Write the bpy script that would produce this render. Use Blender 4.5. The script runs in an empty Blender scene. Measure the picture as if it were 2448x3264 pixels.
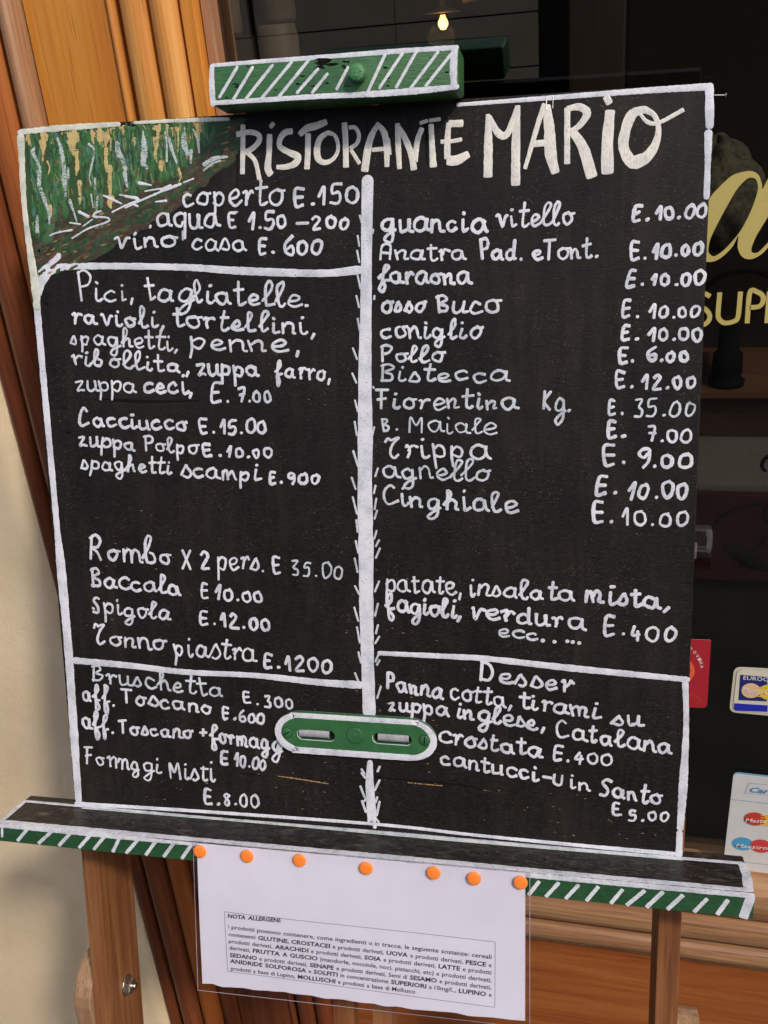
import bpy, bmesh, math, random
from mathutils import Vector, Matrix
R = math.radians
random.seed(7)
sc = bpy.context.scene
COL = sc.collection

# ------------------------------------------------------------ camera, sky, sun, exposure
cam = bpy.data.objects.new('camera', bpy.data.cameras.new('camera')); COL.objects.link(cam)
cam.data.sensor_fit = 'VERTICAL'; cam.data.sensor_height = 36.0; cam.data.lens = 3130 / 3264 * 36.0
cam.data.clip_start = 0.02; cam.data.clip_end = 200
cam.matrix_world = Matrix(((0.96834953, -0.03245257, 0.24747934, 0.514063),
                           (0.23589949, 0.44295142, -0.86495403, -0.785205),
                           (-0.08155134, 0.89595807, 0.43658735, 1.486572), (0, 0, 0, 1)))
sc.camera = cam
SUN = Vector((0.5224, -0.4674, 0.7132)).normalized()      # towards the sun
world = bpy.data.worlds.new('World'); sc.world = world; world.use_nodes = True
wn = world.node_tree.nodes; wn.clear()
wo = wn.new('ShaderNodeOutputWorld'); wb = wn.new('ShaderNodeBackground'); sky = wn.new('ShaderNodeTexSky')
sky.sky_type = 'NISHITA'; sky.sun_disc = False
sky.sun_elevation = math.asin(SUN.z); sky.sun_rotation = math.atan2(SUN.x, SUN.y)
sky.dust_density = 2.5; sky.air_density = 1.0; sky.ozone_density = 1.6
wb.inputs[1].default_value = 0.15
world.node_tree.links.new(sky.outputs[0], wb.inputs[0]); world.node_tree.links.new(wb.outputs[0], wo.inputs[0])
sl = bpy.data.lights.new('sun', 'SUN'); sl.energy = 2.0; sl.angle = R(5.0); sl.color = (1.0, 0.92, 0.80)
so = bpy.data.objects.new('sun', sl); COL.objects.link(so)
so.rotation_euler = SUN.to_track_quat('Z', 'Y').to_euler(); so.location = (3, -3, 5)
sc.view_settings.view_transform = 'Standard'; sc.view_settings.look = 'None'
sc.view_settings.exposure = 0.26; sc.view_settings.gamma = 1.0

# ------------------------------------------------------------ measured data (millimetres on the board, ledge, clamp, paper and window planes)
WORDS=[('coperto',144.3,69.3,229.0,71.5,10.54,19.08),('E.150',239.7,72.4,293.0,73.3,8.02,13.9),('.aqua',112.4,85.0,174.8,86.1,10.19,18.52),('E',183.7,87.8,191.7,88.1,7.33,11.36),('1.50',200.6,89.3,232.8,89.7,7.28,12.01),('-',241.0,90.0,249.7,90.3,7.23,11.92),('200',254.5,91.4,285.6,91.7,7.18,10.42),('vino',82.0,100.3,136.2,101.0,8.47,15.06),('casa',150.3,104.5,196.8,106.1,8.34,14.83),('E.',208.6,108.9,222.5,109.3,6.98,11.39),('600',230.3,110.9,262.0,110.7,7.66,12.41),('Pici,',43.1,142.4,95.2,144.0,9.31,23.28),('tagliatelle.',106.2,143.7,249.4,153.5,9.44,18.87),('ravioli,',36.4,161.6,120.4,167.1,8.2,17.18),('tortellini,',129.9,166.0,252.5,175.3,8.55,16.15),('spaghetti,',33.4,179.0,131.7,186.3,7.86,15.73),('penne',143.3,185.5,227.1,189.2,8.64,15.36),(',',237.1,189.4,241.1,189.4,8.54,15.18),('ribollita,',33.3,196.9,141.1,205.3,7.52,14.85),('zuppa',148.4,206.0,202.9,209.8,8.16,15.55),('farro,',218.2,209.6,266.1,213.2,8.8,14.93),('zuppa',35.0,219.0,90.3,221.3,7.65,16.1),('ceci,',99.0,221.4,142.7,223.2,8.34,15.88),('E.',159.6,229.6,176.2,229.7,7.88,14.77),('7.00',184.5,230.1,214.3,230.2,7.81,12.11),('Cacciucco',34.9,250.5,135.9,254.4,7.71,17.86),('E.',147.5,256.4,163.3,256.3,8.0,11.6),('15.00',167.4,257.7,208.4,256.8,7.94,12.3),('zuppa',33.4,267.6,87.3,272.2,7.82,16.47),('Polpo',96.0,272.1,144.3,274.9,7.11,12.6),('E.',150.5,276.4,166.4,276.3,8.07,10.49),('10.00',171.6,277.3,212.8,277.6,8.0,10.0),('spaghetti',34.3,288.7,119.1,292.3,7.45,14.9),('scampi',129.1,294.5,199.5,297.7,8.12,14.62),('E.',209.2,299.6,220.1,299.4,8.04,10.05),('900',225.7,300.4,253.3,300.0,7.99,10.39),('Rombo',34.8,371.1,115.3,374.1,10.31,24.05),('X',125.0,377.0,133.4,376.7,8.5,15.94),('2',142.1,377.1,152.9,377.1,8.47,15.87),('pers.',157.7,377.0,201.5,377.3,10.92,16.79),('E',208.8,378.5,217.7,378.8,8.33,14.59),('35.00',226.0,379.4,271.1,382.0,8.26,14.05),('Baccala',35.0,396.5,121.3,402.0,9.11,16.92),('E',139.9,403.5,147.9,403.6,8.57,12.86),('10.00',154.0,404.6,199.1,406.5,8.51,11.7),('Spigola',34.1,421.5,109.7,426.2,8.79,15.82),('E.',137.7,428.2,153.1,428.6,8.66,11.26),('12.00',158.1,429.1,203.8,431.7,8.59,12.24),('~onno',32.7,451.7,101.1,455.0,8.92,21.18),('piastra',112.1,459.1,188.0,460.6,10.52,17.09),('E.',196.5,465.4,211.9,465.7,8.68,13.46),('1200',216.8,467.8,258.1,468.1,8.62,13.36),('Bruschetta',28.6,487.9,156.0,496.8,8.99,16.19),('E.',176.3,500.7,189.8,501.2,8.86,11.52),('300',195.8,503.6,222.5,503.1,8.82,11.02),('aff.',16.3,508.2,48.9,511.7,9.68,17.97),('Toscano',56.2,507.4,144.6,513.8,8.6,14.04),('E.',154.0,517.0,167.7,517.6,8.97,11.22),('600',171.0,518.7,195.0,520.7,8.93,11.17),('aff.',15.1,535.5,45.6,539.0,10.49,19.12),('Toscano',51.5,538.6,124.0,538.1,8.06,15.19),('+',130.9,536.5,137.6,536.7,9.11,10.25),('formagg',142.0,539.1,208.6,545.1,9.47,15.34),('E',150.8,562.3,158.7,562.2,9.17,13.75),('10.00',164.3,562.4,193.7,564.2,9.11,12.53),('Formggi',14.0,571.0,90.0,575.5,9.41,16.95),('Misti',99.7,579.6,142.4,579.7,10.46,14.42),('E.',131.6,602.3,147.5,602.6,9.36,14.5),('8.00',151.6,602.5,185.4,601.7,9.29,14.4),('guancia',311.5,95.3,393.5,98.4,8.97,16.81),('vitello',403.1,96.0,460.6,95.5,8.23,16.47),('E.',505.4,94.6,517.5,94.7,7.16,10.74),('10.00',522.8,94.8,558.1,94.1,7.1,10.3),('Anatra',310.4,117.1,378.1,119.3,7.57,11.73),('Pad.',389.7,119.1,423.1,120.8,7.45,14.9),('e',430.7,121.0,436.7,121.2,6.66,14.8),('Tont.',439.2,121.3,480.0,120.8,7.35,15.08),('E.',504.4,122.5,516.5,122.9,7.26,11.98),('10.00',521.0,122.6,556.9,121.5,7.21,10.09),('faraona',308.6,135.3,380.5,138.2,8.02,13.74),('E.',501.6,142.4,514.4,142.4,7.34,11.37),('10.00',520.7,142.6,558.3,144.0,7.28,10.55),('osso',310.1,158.1,345.7,158.9,8.14,15.5),('Buco',355.6,159.5,401.8,160.5,8.04,13.01),('E.',498.9,165.8,512.3,166.6,7.43,12.62),('10.00',520.5,167.2,556.2,167.6,7.37,9.95),('coniglio',308.7,179.0,390.1,180.4,8.56,16.54),('E.',499.0,183.5,511.9,183.4,7.49,11.24),('10.00',520.1,183.9,558.7,185.6,7.43,10.4),('Pollo',308.7,197.8,358.8,198.4,6.9,12.62),('E.',497.2,201.0,509.6,200.6,7.56,9.83),('6.00',518.8,199.9,550.3,200.7,7.49,9.74),('Bistecca',308.0,213.3,410.5,214.9,7.5,12.63),('E.',495.7,219.4,508.3,220.6,7.63,11.06),('12.00',516.6,221.1,556.0,221.3,7.57,10.97),('Fiorentina',305.0,235.9,419.0,237.0,8.37,15.94),('Kg.',439.0,237.2,461.5,238.7,9.36,14.82),('E.',490.6,240.3,502.3,241.2,7.72,12.35),('35.00',509.8,243.2,556.2,242.6,7.66,13.4),('B.',308.7,254.6,322.6,254.5,8.14,12.61),('Maiale',330.2,255.1,401.3,257.4,8.44,12.05),('E.',489.9,259.3,503.7,259.0,7.79,11.68),('7.00',521.1,261.9,553.9,262.9,7.72,11.19),('~rippa',309.1,276.3,395.4,277.0,9.77,15.88),('E.',487.7,280.8,505.1,279.9,7.87,14.56),('9.00',512.8,283.3,554.6,283.3,7.8,12.88),('agnello',307.9,293.6,396.4,295.8,9.24,16.01),('E.',481.9,305.1,498.1,304.8,7.97,13.95),('10.00',507.4,307.7,552.8,307.5,7.9,14.22),('Cinghiale',307.4,316.8,418.8,321.7,9.31,16.96),('E.',481.0,327.2,496.4,326.9,8.06,15.32),('10.00',504.1,329.1,553.6,330.0,7.99,12.78),('patate,',308.4,391.3,372.7,393.0,10.33,15.93),('insalata',379.5,392.4,465.3,394.8,8.86,15.83),('mista,',475.2,394.6,541.2,398.0,9.31,14.48),('fagioli,',309.2,408.7,372.5,413.0,9.11,15.62),('verdura',380.9,411.6,474.2,418.6,8.93,14.46),('E.',491.1,421.6,507.8,421.7,8.4,14.7),('400',512.4,425.9,548.5,425.2,8.35,14.2),('ecc',404.6,426.9,437.3,429.7,6.44,12.88),('Desser',389.1,466.8,465.8,474.1,9.16,16.57),('Panna',306.7,479.0,356.2,485.8,8.53,15.71),('cotta,',363.0,485.3,415.1,490.6,9.32,14.65),('tirami',423.0,489.4,487.1,495.6,8.32,13.57),('su',499.2,499.2,523.0,500.2,8.25,13.02),('zuppa',308.0,498.9,360.3,501.6,7.24,13.58),('inglese,',368.4,501.8,443.2,508.7,9.35,14.69),('Catalana',453.5,513.9,547.3,523.1,8.75,14.44),('crostata',354.1,525.4,441.4,534.2,9.02,14.87),('E.',452.3,535.2,465.1,535.6,8.93,12.51),('400',468.8,537.3,499.6,536.5,8.89,11.11),('cantucci',353.9,546.0,438.0,555.9,8.19,13.2),('-',443.0,555.0,448.4,555.7,8.14,13.11),('U',451.4,557.7,461.3,558.3,8.13,9.48),('in',465.0,560.0,482.3,561.3,7.65,13.5),('Santo',491.1,564.2,540.1,568.8,8.03,15.62),('E',501.1,581.8,509.8,581.7,9.02,10.38),('5.00',515.3,585.1,548.0,583.7,8.97,9.87)]
TITLE=[(3.28,[199.6,8.8,199.1,20.8,197.4,45.7]),(3.55,[194.3,15.6,204.2,14.4,211.8,16.4,213.0,20.9,207.9,26.3,199.2,30.4]),(3.06,[203.4,30.6,208.8,37.2,211.6,50.8]),([3.78,3.91,4.73,4.73],[221.7,17.6,220.6,31.5,219.0,42.9,221.3,47.5]),(4.14,[223.3,9.5,224.6,10.8]),([3.76,4.14,3.76,3.64,3.89,5.01,4.39,3.45,2.82],[240.3,15.8,234.8,16.4,230.5,20.6,229.9,26.9,237.6,31.7,244.4,35.3,242.2,40.2,234.4,42.5,226.8,42.3]),([3.45,4.89,4.7,3.76],[246.8,18.4,252.8,14.3,260.3,12.9,268.6,10.3]),(3.75,[253.6,18.8,252.8,33.2,251.7,44.5]),([2.86,3.74,4.36,4.36,3.24,2.74,2.49,2.49,2.49,2.86],[269.7,18.4,263.4,22.4,260.6,29.8,261.2,37.4,265.9,40.8,272.4,39.2,277.0,33.8,277.6,27.0,275.0,20.6,269.7,18.4]),(3.83,[283.4,12.4,284.0,25.4,283.8,44.8]),(2.6,[287.3,15.7,292.0,16.0,294.9,21.7,293.1,27.8,287.6,31.2]),(2.5,[288.2,32.5,291.5,37.7,294.7,42.9]),([2.72,4.08,4.63,4.9],[310.7,13.9,305.2,22.3,302.0,31.5,298.9,48.5]),([2.72,4.09,3.92,3.16],[310.6,15.0,315.2,21.3,316.8,32.3,316.8,46.1]),(1.75,[318.6,25.8,319.6,37.4]),(2.64,[305.5,33.3,315.6,32.9]),([3.26,3.8,2.98],[325.9,15.3,326.1,30.1,326.8,48.2]),([2.71,3.8,4.34,4.34],[326.4,17.0,331.5,26.0,336.6,38.8,338.2,49.3]),([3.25,3.57,3.79],[345.0,19.7,341.4,28.2,339.1,43.3]),(2.27,[343.6,15.7,349.4,14.1]),(2.26,[351.1,14.2,359.2,13.6]),([3.24,3.56,4.58],[352.2,17.4,352.8,31.5,353.6,47.9]),(4.39,[376.3,17.7,366.6,17.4]),([3.22,3.87,4.3],[366.0,17.1,364.8,29.4,364.7,42.5]),(2.49,[359.9,30.3,369.1,30.2,375.7,29.4]),([5.99,6.26,4.36],[365.2,44.4,371.9,44.5,380.7,40.6]),([2.62,5.24,5.67],[396.1,12.7,396.4,32.4,396.1,57.3]),([3.27,4.37,4.8,4.15,3.27],[396.9,14.3,402.4,24.5,407.6,28.6,412.2,25.1,418.4,9.1]),([3.25,5.41,5.84],[418.6,8.0,417.4,33.5,417.3,64.4]),([3.01,3.23,2.37],[438.5,7.7,433.3,23.5,424.4,53.2]),([5.38,6.46,7.1,5.38],[439.9,9.4,442.3,24.1,443.7,43.7,447.3,57.0]),(4.15,[430.5,35.6,440.2,35.3]),(3.65,[455.6,11.9,456.0,50.9]),([3.22,4.29,4.94,3.86,2.79],[455.6,11.9,464.5,11.2,470.2,16.0,464.8,24.3,457.0,28.7]),([4.97,6.49,7.13],[460.1,28.9,467.8,40.6,474.4,61.1]),([5.97,7.04,7.25],[486.9,15.9,485.5,37.3,486.0,58.9]),(5.74,[483.8,8.3,486.3,6.9]),([4.24,6.14,6.14,6.35,7.2,7.2,5.29,3.18,3.18,4.24],[511.8,15.9,503.2,18.5,498.5,29.4,497.4,42.2,504.1,52.8,512.8,50.5,519.6,42.3,522.2,30.8,519.0,20.5,511.8,15.9]),(5.41,[503.0,52.2,516.0,48.6]),([1.91,2.55,2.34,2.55],[508.6,18.8,514.2,24.8,522.4,25.7,539.3,17.8])]
BORDER=[([6.78,4.52,8.28,6.03],[2.9,7.2,0.9,68.1,4.8,130.8,4.3,146.7]),([4.01,5.01,3.51],[1.7,3.1,41.8,1.9,92.7,1.9]),([2.43,2.92,3.41,2.43],[106.6,1.7,142.3,2.1,169.3,2.9,188.0,3.6]),([9.06,7.99,5.86,5.33,5.33,6.39,5.86,6.93],[5.5,134.3,13.2,122.6,28.7,114.6,69.6,114.6,143.3,117.9,190.0,122.1,259.1,126.2,292.6,124.5]),([3.71,5.82,5.29],[5.0,121.0,17.0,113.5,29.0,104.7]),([6.18,6.18,5.25,4.94,6.18,7.41],[12.7,469.0,69.1,471.2,121.1,474.4,187.5,474.0,247.3,477.1,283.9,477.4]),([3.99,4.85,5.13,5.7,4.56],[302.0,447.4,371.3,447.3,396.4,447.7,463.8,452.2,558.3,457.1]),([4.84,4.31,7.0,5.38],[556.6,456.6,558.8,497.0,558.4,548.9,557.3,588.7]),([5.15,5.73],[557.0,593.0,557.2,612.9]),(6.04,[557.1,2.8,558.4,29.7]),([5.7,4.38,4.38],[557.7,35.1,558.1,56.0,558.2,80.0]),([2.72,3.4,3.86,4.31,4.99],[373.2,4.0,442.2,3.4,484.2,2.9,521.6,2.7,557.7,2.9]),(1.75,[501.5,3.8,517.2,3.9]),([3.95,3.29,2.96,2.96,3.29,3.95],[1.1,613.5,146.8,610.3,298.8,608.6,380.6,610.8,468.3,612.1,553.8,612.6]),([6.43,5.9,5.9,5.9,8.84,8.04,8.84,6.43],[4.3,146.7,4.8,227.7,5.3,294.8,5.6,346.3,6.2,379.1,6.6,457.7,5.1,539.3,3.9,611.3])]
DIV=[([9.54,9.0,9.43,11.05,12.79,12.25,13.01,12.46,11.38,11.7],[301.0,56.1,299.1,101.4,297.3,154.1,295.1,208.3,294.0,263.9,292.6,307.0,292.5,353.5,291.6,401.0,291.4,449.5,291.8,502.8]),([4.95,7.2,8.56,8.56],[291.4,549.4,290.6,566.1,291.3,588.8,291.9,602.5]),(2.76,[289.1,600.4,289.0,606.0]),(3.45,[293.7,600.0,294.3,611.5]),(1.55,[293.9,82.5,295.2,87.8]),(1.56,[291.8,98.0,292.9,105.9]),(1.57,[291.0,109.5,292.6,118.5]),(1.59,[291.0,129.0,293.0,139.1]),(1.6,[289.5,144.9,291.5,154.0]),(1.61,[290.1,163.1,291.6,172.8]),(1.63,[285.5,186.8,288.7,195.6]),(1.65,[284.4,207.1,287.6,214.8]),(1.67,[286.1,229.2,288.2,238.1]),(1.68,[285.4,247.0,286.9,258.3]),(1.7,[283.6,271.3,287.0,283.7]),(1.56,[304.6,93.8,304.2,96.4]),(1.59,[304.5,145.3,304.2,147.9]),(1.68,[301.8,251.5,300.1,258.2]),(1.65,[301.7,218.2,302.3,219.3]),(1.7,[283.3,271.7,287.0,283.0]),(1.72,[281.5,293.9,284.7,303.7]),(1.73,[282.0,310.6,285.3,325.0]),(1.75,[284.6,330.3,285.5,340.7]),(1.76,[283.6,348.4,285.6,358.9]),(1.78,[282.3,363.8,284.4,375.5]),(1.8,[281.9,388.1,285.3,395.2]),(1.81,[280.8,407.4,284.1,419.3]),(1.83,[282.7,424.9,284.8,438.8]),(1.84,[283.4,447.4,285.5,457.1]),(1.86,[279.8,466.7,283.2,475.8]),(1.7,[304.3,285.7,301.8,292.6]),(1.72,[301.9,300.5,300.3,306.9]),(1.73,[302.3,311.4,300.6,320.7]),(1.73,[302.7,321.8,300.4,328.8]),(1.75,[301.9,339.2,299.7,346.2]),(1.75,[303.8,347.3,301.0,352.6]),(1.76,[304.5,354.3,300.8,362.6]),(1.78,[303.1,383.2,299.3,392.3]),(1.8,[301.7,403.0,298.9,413.9]),(1.82,[301.3,422.2,299.3,429.6]),(1.82,[302.2,432.5,298.5,438.7]),(1.84,[301.3,448.4,298.4,455.2]),(1.84,[302.1,453.8,299.5,458.3]),(1.86,[302.7,477.8,299.2,488.6]),(2.17,[283.5,556.7,286.0,560.6]),(2.18,[283.4,560.3,286.7,564.6]),(2.19,[282.0,573.1,285.4,582.9]),(2.2,[283.1,587.2,286.4,597.5]),(2.2,[287.1,584.1,284.9,587.5]),(2.16,[300.1,552.7,298.1,557.4]),(2.17,[299.6,565.8,295.1,575.7]),(2.19,[297.1,582.4,295.5,587.5]),(2.19,[299.2,586.5,296.3,599.8]),(2.21,[297.9,606.1,295.8,603.5])]
MISC=[(3.21,[441.3,429.5,441.9,429.4]),(3.2,[451.0,430.1,451.6,430.0]),(3.19,[461.5,429.1,462.1,429.1]),(3.19,[465.9,429.6,466.5,429.5]),(3.19,[471.1,430.2,471.7,430.2]),(3.6,[204.9,545.9,208.1,537.8]),(1.85,[143.1,89.0,142.7,95.5]),(1.64,[184.8,75.6,191.9,75.5]),(2.22,[34.4,417.5,35.7,418.3])]
HL=[([1.21,4.84,3.63,4.84,4.24],[15.2,15.7,12.7,19.8,16.2,27.3,16.8,35.8,15.7,46.8]),([4.3,3.69,2.46,1.84],[16.8,49.9,20.2,59.3,22.9,68.7,22.7,78.0]),([2.4,4.2,4.2,5.4,2.4],[36.0,9.6,39.2,20.0,40.2,32.1,39.7,46.1,39.5,55.9]),(2.42,[44.2,34.1,43.2,42.0]),([3.07,1.84,1.1],[43.3,60.3,46.0,69.0,48.4,78.1]),([2.39,2.03,2.03,2.03,1.67,1.19],[64.4,15.9,68.8,20.4,67.2,27.5,64.9,34.6,62.8,42.9,64.0,49.0]),(1.69,[67.6,43.2,67.3,51.6]),([1.83,1.22],[63.1,55.7,64.3,66.7]),([2.68,1.83],[69.2,57.8,66.8,69.9]),([3.56,4.75,4.15,3.56,1.78],[90.2,16.7,90.4,23.3,95.0,33.7,95.0,42.7,96.3,51.7]),([2.49,3.73],[12.0,71.3,10.8,83.8]),([1.17,4.7,6.46,3.52],[113.5,8.8,113.6,17.3,113.3,26.2,111.3,35.0]),(2.98,[113.9,35.7,115.1,37.6]),([1.64,1.75,1.87],[132.7,10.2,133.5,18.4,132.7,33.1]),([2.34,2.93,1.99],[135.7,15.0,138.0,24.5,141.3,34.7]),([1.16,5.23,4.07],[150.0,7.6,148.6,19.2,151.0,28.2]),([2.93,1.76],[154.4,26.0,153.5,35.4]),([1.74,2.09,1.63],[157.3,9.8,160.7,18.7,161.2,27.5]),([3.52,3.52,1.76],[164.9,37.1,174.3,32.9,185.3,32.3]),(1.53,[164.3,41.8,172.1,36.9,179.3,34.9])]
WLINES=[([1.5,1.38,1.63],[22.1,87.9,29.8,85.7,43.3,84.1]),([1.25,1.49,1.62,1.62,1.49,2.12,2.12,1.25],[42.7,90.9,58.0,83.7,74.3,79.4,78.3,77.1,74.7,75.1,64.4,74.1,66.0,71.1,71.0,69.8]),(1.11,[53.7,81.4,62.8,76.2]),(2.46,[50.9,69.5,58.9,73.6]),(1.36,[41.7,78.1,51.4,79.7]),([1.46,2.43,1.46],[74.4,57.4,82.7,61.1,89.9,64.5]),([1.34,1.59,1.83],[81.2,71.1,93.9,66.2,104.7,63.0]),([1.21,2.42],[89.1,57.5,104.8,60.9]),([1.21,1.82],[98.1,64.5,104.4,67.2]),([1.34,1.58,1.82,2.8,1.94],[93.3,68.2,107.3,63.0,124.5,57.2,134.8,54.0,143.6,51.5]),(1.32,[111.8,55.7,126.1,54.2]),(2.4,[126.0,55.4,134.9,52.2]),(1.31,[146.3,50.4,155.0,47.8]),([2.64,1.2],[106.9,48.8,117.5,51.1]),([1.2,2.05],[120.7,64.5,130.1,64.0]),([1.45,2.18],[94.0,59.1,105.3,61.4]),(1.82,[97.6,65.6,106.6,62.4])]
CREAM=[(4.81,[22.8,5.2,21.1,27.5]),(2.43,[25.6,27.7,25.0,38.7]),(10.74,[50.1,6.2,49.2,21.7]),(5.41,[52.2,21.9,51.0,39.9]),(5.47,[53.6,45.5,52.5,63.2]),(7.7,[74.9,4.0,74.3,16.5]),(5.37,[79.7,20.9,78.7,38.9]),(6.6,[81.9,36.0,80.6,57.1]),(3.71,[24.7,63.8,24.3,73.1]),(7.29,[80.7,60.1,80.5,68.0]),(4.67,[125.9,3.3,125.1,19.7]),(4.12,[124.7,19.7,124.2,33.9]),(2.91,[143.9,5.5,142.9,26.6]),(4.06,[160.8,6.5,160.2,22.8]),(7.11,[128.1,34.1,128.1,40.0]),(3.55,[142.3,39.5,142.1,50.2])]
TR=[(2.6,7.7,-5.3,87.5,12.7),(15.8,9.1,8.5,84.9,7.8),(34.4,4.7,28.4,70.1,10.2),(43.3,13.0,38.2,70.6,6.6),(61.9,5.1,56.8,65.2,10.1),(72.9,12.2,68.5,65.7,7.1),(90.5,3.7,86.6,54.9,10.0),(101.7,16.2,98.8,55.5,6.5),(102.2,3.7,98.9,48.2,7.6),(113.7,2.0,110.3,48.7,11.7),(119.8,8.8,117.0,49.0,4.7),(131.3,5.4,128.6,46.0,7.6),(140.5,6.5,138.0,45.2,4.7),(149.7,5.9,147.8,36.2,7.6),(155.5,7.4,154.0,31.9,3.5),(169.2,7.6,168.5,19.2,8.7)]
HILL=[(8.9,-2.0),(201.3,2.9),(198.0,16.1),(187.6,37.2),(172.3,46.2),(149.5,62.4),(129.4,74.0),(109.1,83.2),(88.5,93.9),(70.4,104.8),(46.4,114.4),(4.4,121.0)]
TRBOT=[(-0.0,89.4),(25.5,85.1),(49.7,75.8),(76.3,66.7),(105.5,55.4),(128.3,49.0),(150.6,45.1),(167.6,33.8),(189.8,20.4),(201.0,9.1)]
LED=[(3.2,[-23.0,617.0,-34.2,630.2]),(3.18,[1.7,617.2,-12.9,630.8]),(3.17,[20.4,616.9,7.7,631.0]),(3.16,[39.6,618.0,27.8,631.2]),(3.15,[53.7,618.1,42.3,631.5]),(3.13,[68.5,618.1,61.1,632.0]),(3.12,[86.6,617.8,74.1,632.1]),(3.1,[104.0,616.9,93.2,632.0]),(3.09,[121.2,615.3,110.5,632.0]),(3.08,[138.1,617.1,127.7,632.1]),(3.14,[442.7,622.0,434.3,635.5]),(3.13,[458.7,621.4,448.5,636.1]),(3.12,[474.6,621.8,464.5,635.8]),(3.11,[490.3,621.8,481.3,636.1]),(3.09,[509.6,622.2,500.8,636.7]),(3.28,[526.8,621.4,513.6,636.7]),(3.48,[541.2,620.9,529.1,637.1]),(3.67,[556.5,622.3,545.4,637.3]),(3.25,[575.2,623.4,565.9,637.1]),(3.64,[591.0,622.7,583.7,637.1]),(6.83,[608.2,617.8,603.5,636.5]),(2.34,[-48.8,613.9,-49.9,627.7])]
CL=[(2.42,[209.2,-26.0,193.9,-5.5]),(2.41,[221.5,-25.1,205.3,-3.5]),(2.4,[237.2,-25.4,215.1,-2.9]),(2.39,[252.1,-26.4,227.2,-2.1]),(2.38,[265.4,-26.8,241.5,-3.0]),(2.38,[272.5,-20.3,255.7,-4.7]),(2.38,[279.7,-16.5,267.5,-4.0]),(2.37,[295.7,-20.0,286.6,-5.4]),(2.34,[323.8,-26.6,308.9,0.6]),(2.33,[336.6,-26.3,319.1,-4.0]),(2.32,[347.1,-26.9,331.9,-3.8]),(2.31,[363.2,-25.8,341.1,-0.6]),(2.31,[372.9,-23.8,353.8,-3.1]),([2.7,2.97,3.24,3.51,3.51],[189.8,-28.6,230.7,-28.8,267.6,-28.6,332.4,-28.6,377.0,-28.0]),([3.51,4.59,4.05],[189.0,-28.0,188.2,-15.2,188.3,-0.8]),([3.28,3.28,3.56,4.1,4.65,3.56],[189.9,-1.7,229.4,-1.4,274.0,-1.2,303.2,-0.4,346.0,-0.3,376.9,-1.3]),([4.87,5.64,4.35],[375.4,-26.8,374.4,-13.4,374.8,-1.7])]
PIN=(303.9,-14.5)
TK=[(146.8,621.5),(190.5,621.8),(238.2,621.0),(297.1,622.5),(355.2,620.9),(389.3,622.6),(427.7,622.3)]
NOTE=[(170.4,681.8,220.2,680.7),(170.8,692.1,404.2,694.4),(170.6,699.2,404.2,701.7),(170.4,706.0,404.2,708.2),(170.8,712.4,404.3,715.1),(171.0,719.5,404.0,721.5),(170.8,725.4,404.4,728.0),(171.2,732.6,339.0,733.4)]
BOX=[(167.6,676.3),(407.0,678.9),(407.3,737.0),(168.4,734.1)]
PAPER=[(143.6,615.3),(431.4,614.5),(432.7,745.7),(143.7,749.0)]
SLEEVE=[(140.4,612.3),(435.2,612.5),(436.7,751.5),(139.9,755.0)]
PL=[(206.2,523.2),(351.4,523.1),(231.0,505.2),(333.1,504.7),(216.8,542.9),(338.2,543.4)]
SLOTS=[(226.6,525.7),(261.0,524.5),(295.3,524.6),(330.0,523.7)]
SCR=[(216.5,525.0),(341.4,523.3),(278.9,523.3)]
CRACK=[([1.21,2.83,2.43,1.01],[56.8,226.4,76.4,228.3,110.9,229.4,149.1,228.8]),([0.92,1.15],[169.5,569.3,189.5,569.6]),([1.18,1.88,1.41,0.71],[296.0,562.7,327.1,563.6,370.6,564.2,404.9,568.8]),(0.62,[347.8,288.2,388.3,305.5]),([0.48,0.96,0.72,0.48],[194.5,18.3,192.2,56.9,192.1,81.5,190.8,132.7]),([0.54,2.15,1.62,0.75,0.43],[349.4,12.4,347.9,19.3,348.6,28.6,348.2,39.4,349.0,47.7]),([0.46,0.7,0.46],[301.9,8.0,300.9,31.2,300.5,54.8])]
CRACKL=[([1.14,2.04,0.91],[205.0,569.3,224.6,570.6,252.7,573.1]),([0.94,1.17],[324.8,566.1,355.4,566.6]),([0.69,0.92],[392.1,567.6,404.9,568.8])]
GOLD_O=[(560.0,1296.2),(560.7,1312.6),(567.3,1334.9),(575.0,1345.0),(584.7,1353.9),(593.7,1356.6),(600.8,1356.7),(606.1,1353.4),(609.2,1346.5),(610.3,1341.8),(613.5,1349.4),(619.7,1359.3),(631.7,1358.7),(623.8,1335.5),(616.1,1317.9),(609.0,1304.3),(605.6,1294.6),(605.2,1290.2),(607.1,1288.2),(611.3,1288.9),(617.9,1296.4),(626.2,1307.9),(628.4,1305.7),(622.9,1298.4),(618.3,1292.0),(613.5,1286.7),(606.5,1283.0),(600.1,1283.8),(595.6,1288.4),(593.5,1295.0),(593.4,1303.8),(589.8,1295.1),(583.0,1287.1),(575.8,1282.3),(568.4,1281.8),(562.7,1286.1)]
GOLD_I=[(599.6,1351.7),(604.3,1349.9),(606.5,1342.5),(604.7,1332.1),(600.6,1319.6),(595.2,1308.0),(588.5,1298.5),(581.7,1291.0),(574.5,1286.3),(570.1,1289.2),(569.3,1293.1),(570.4,1301.3),(575.0,1313.1),(581.4,1326.8),(588.7,1341.3),(595.2,1349.3)]
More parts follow.
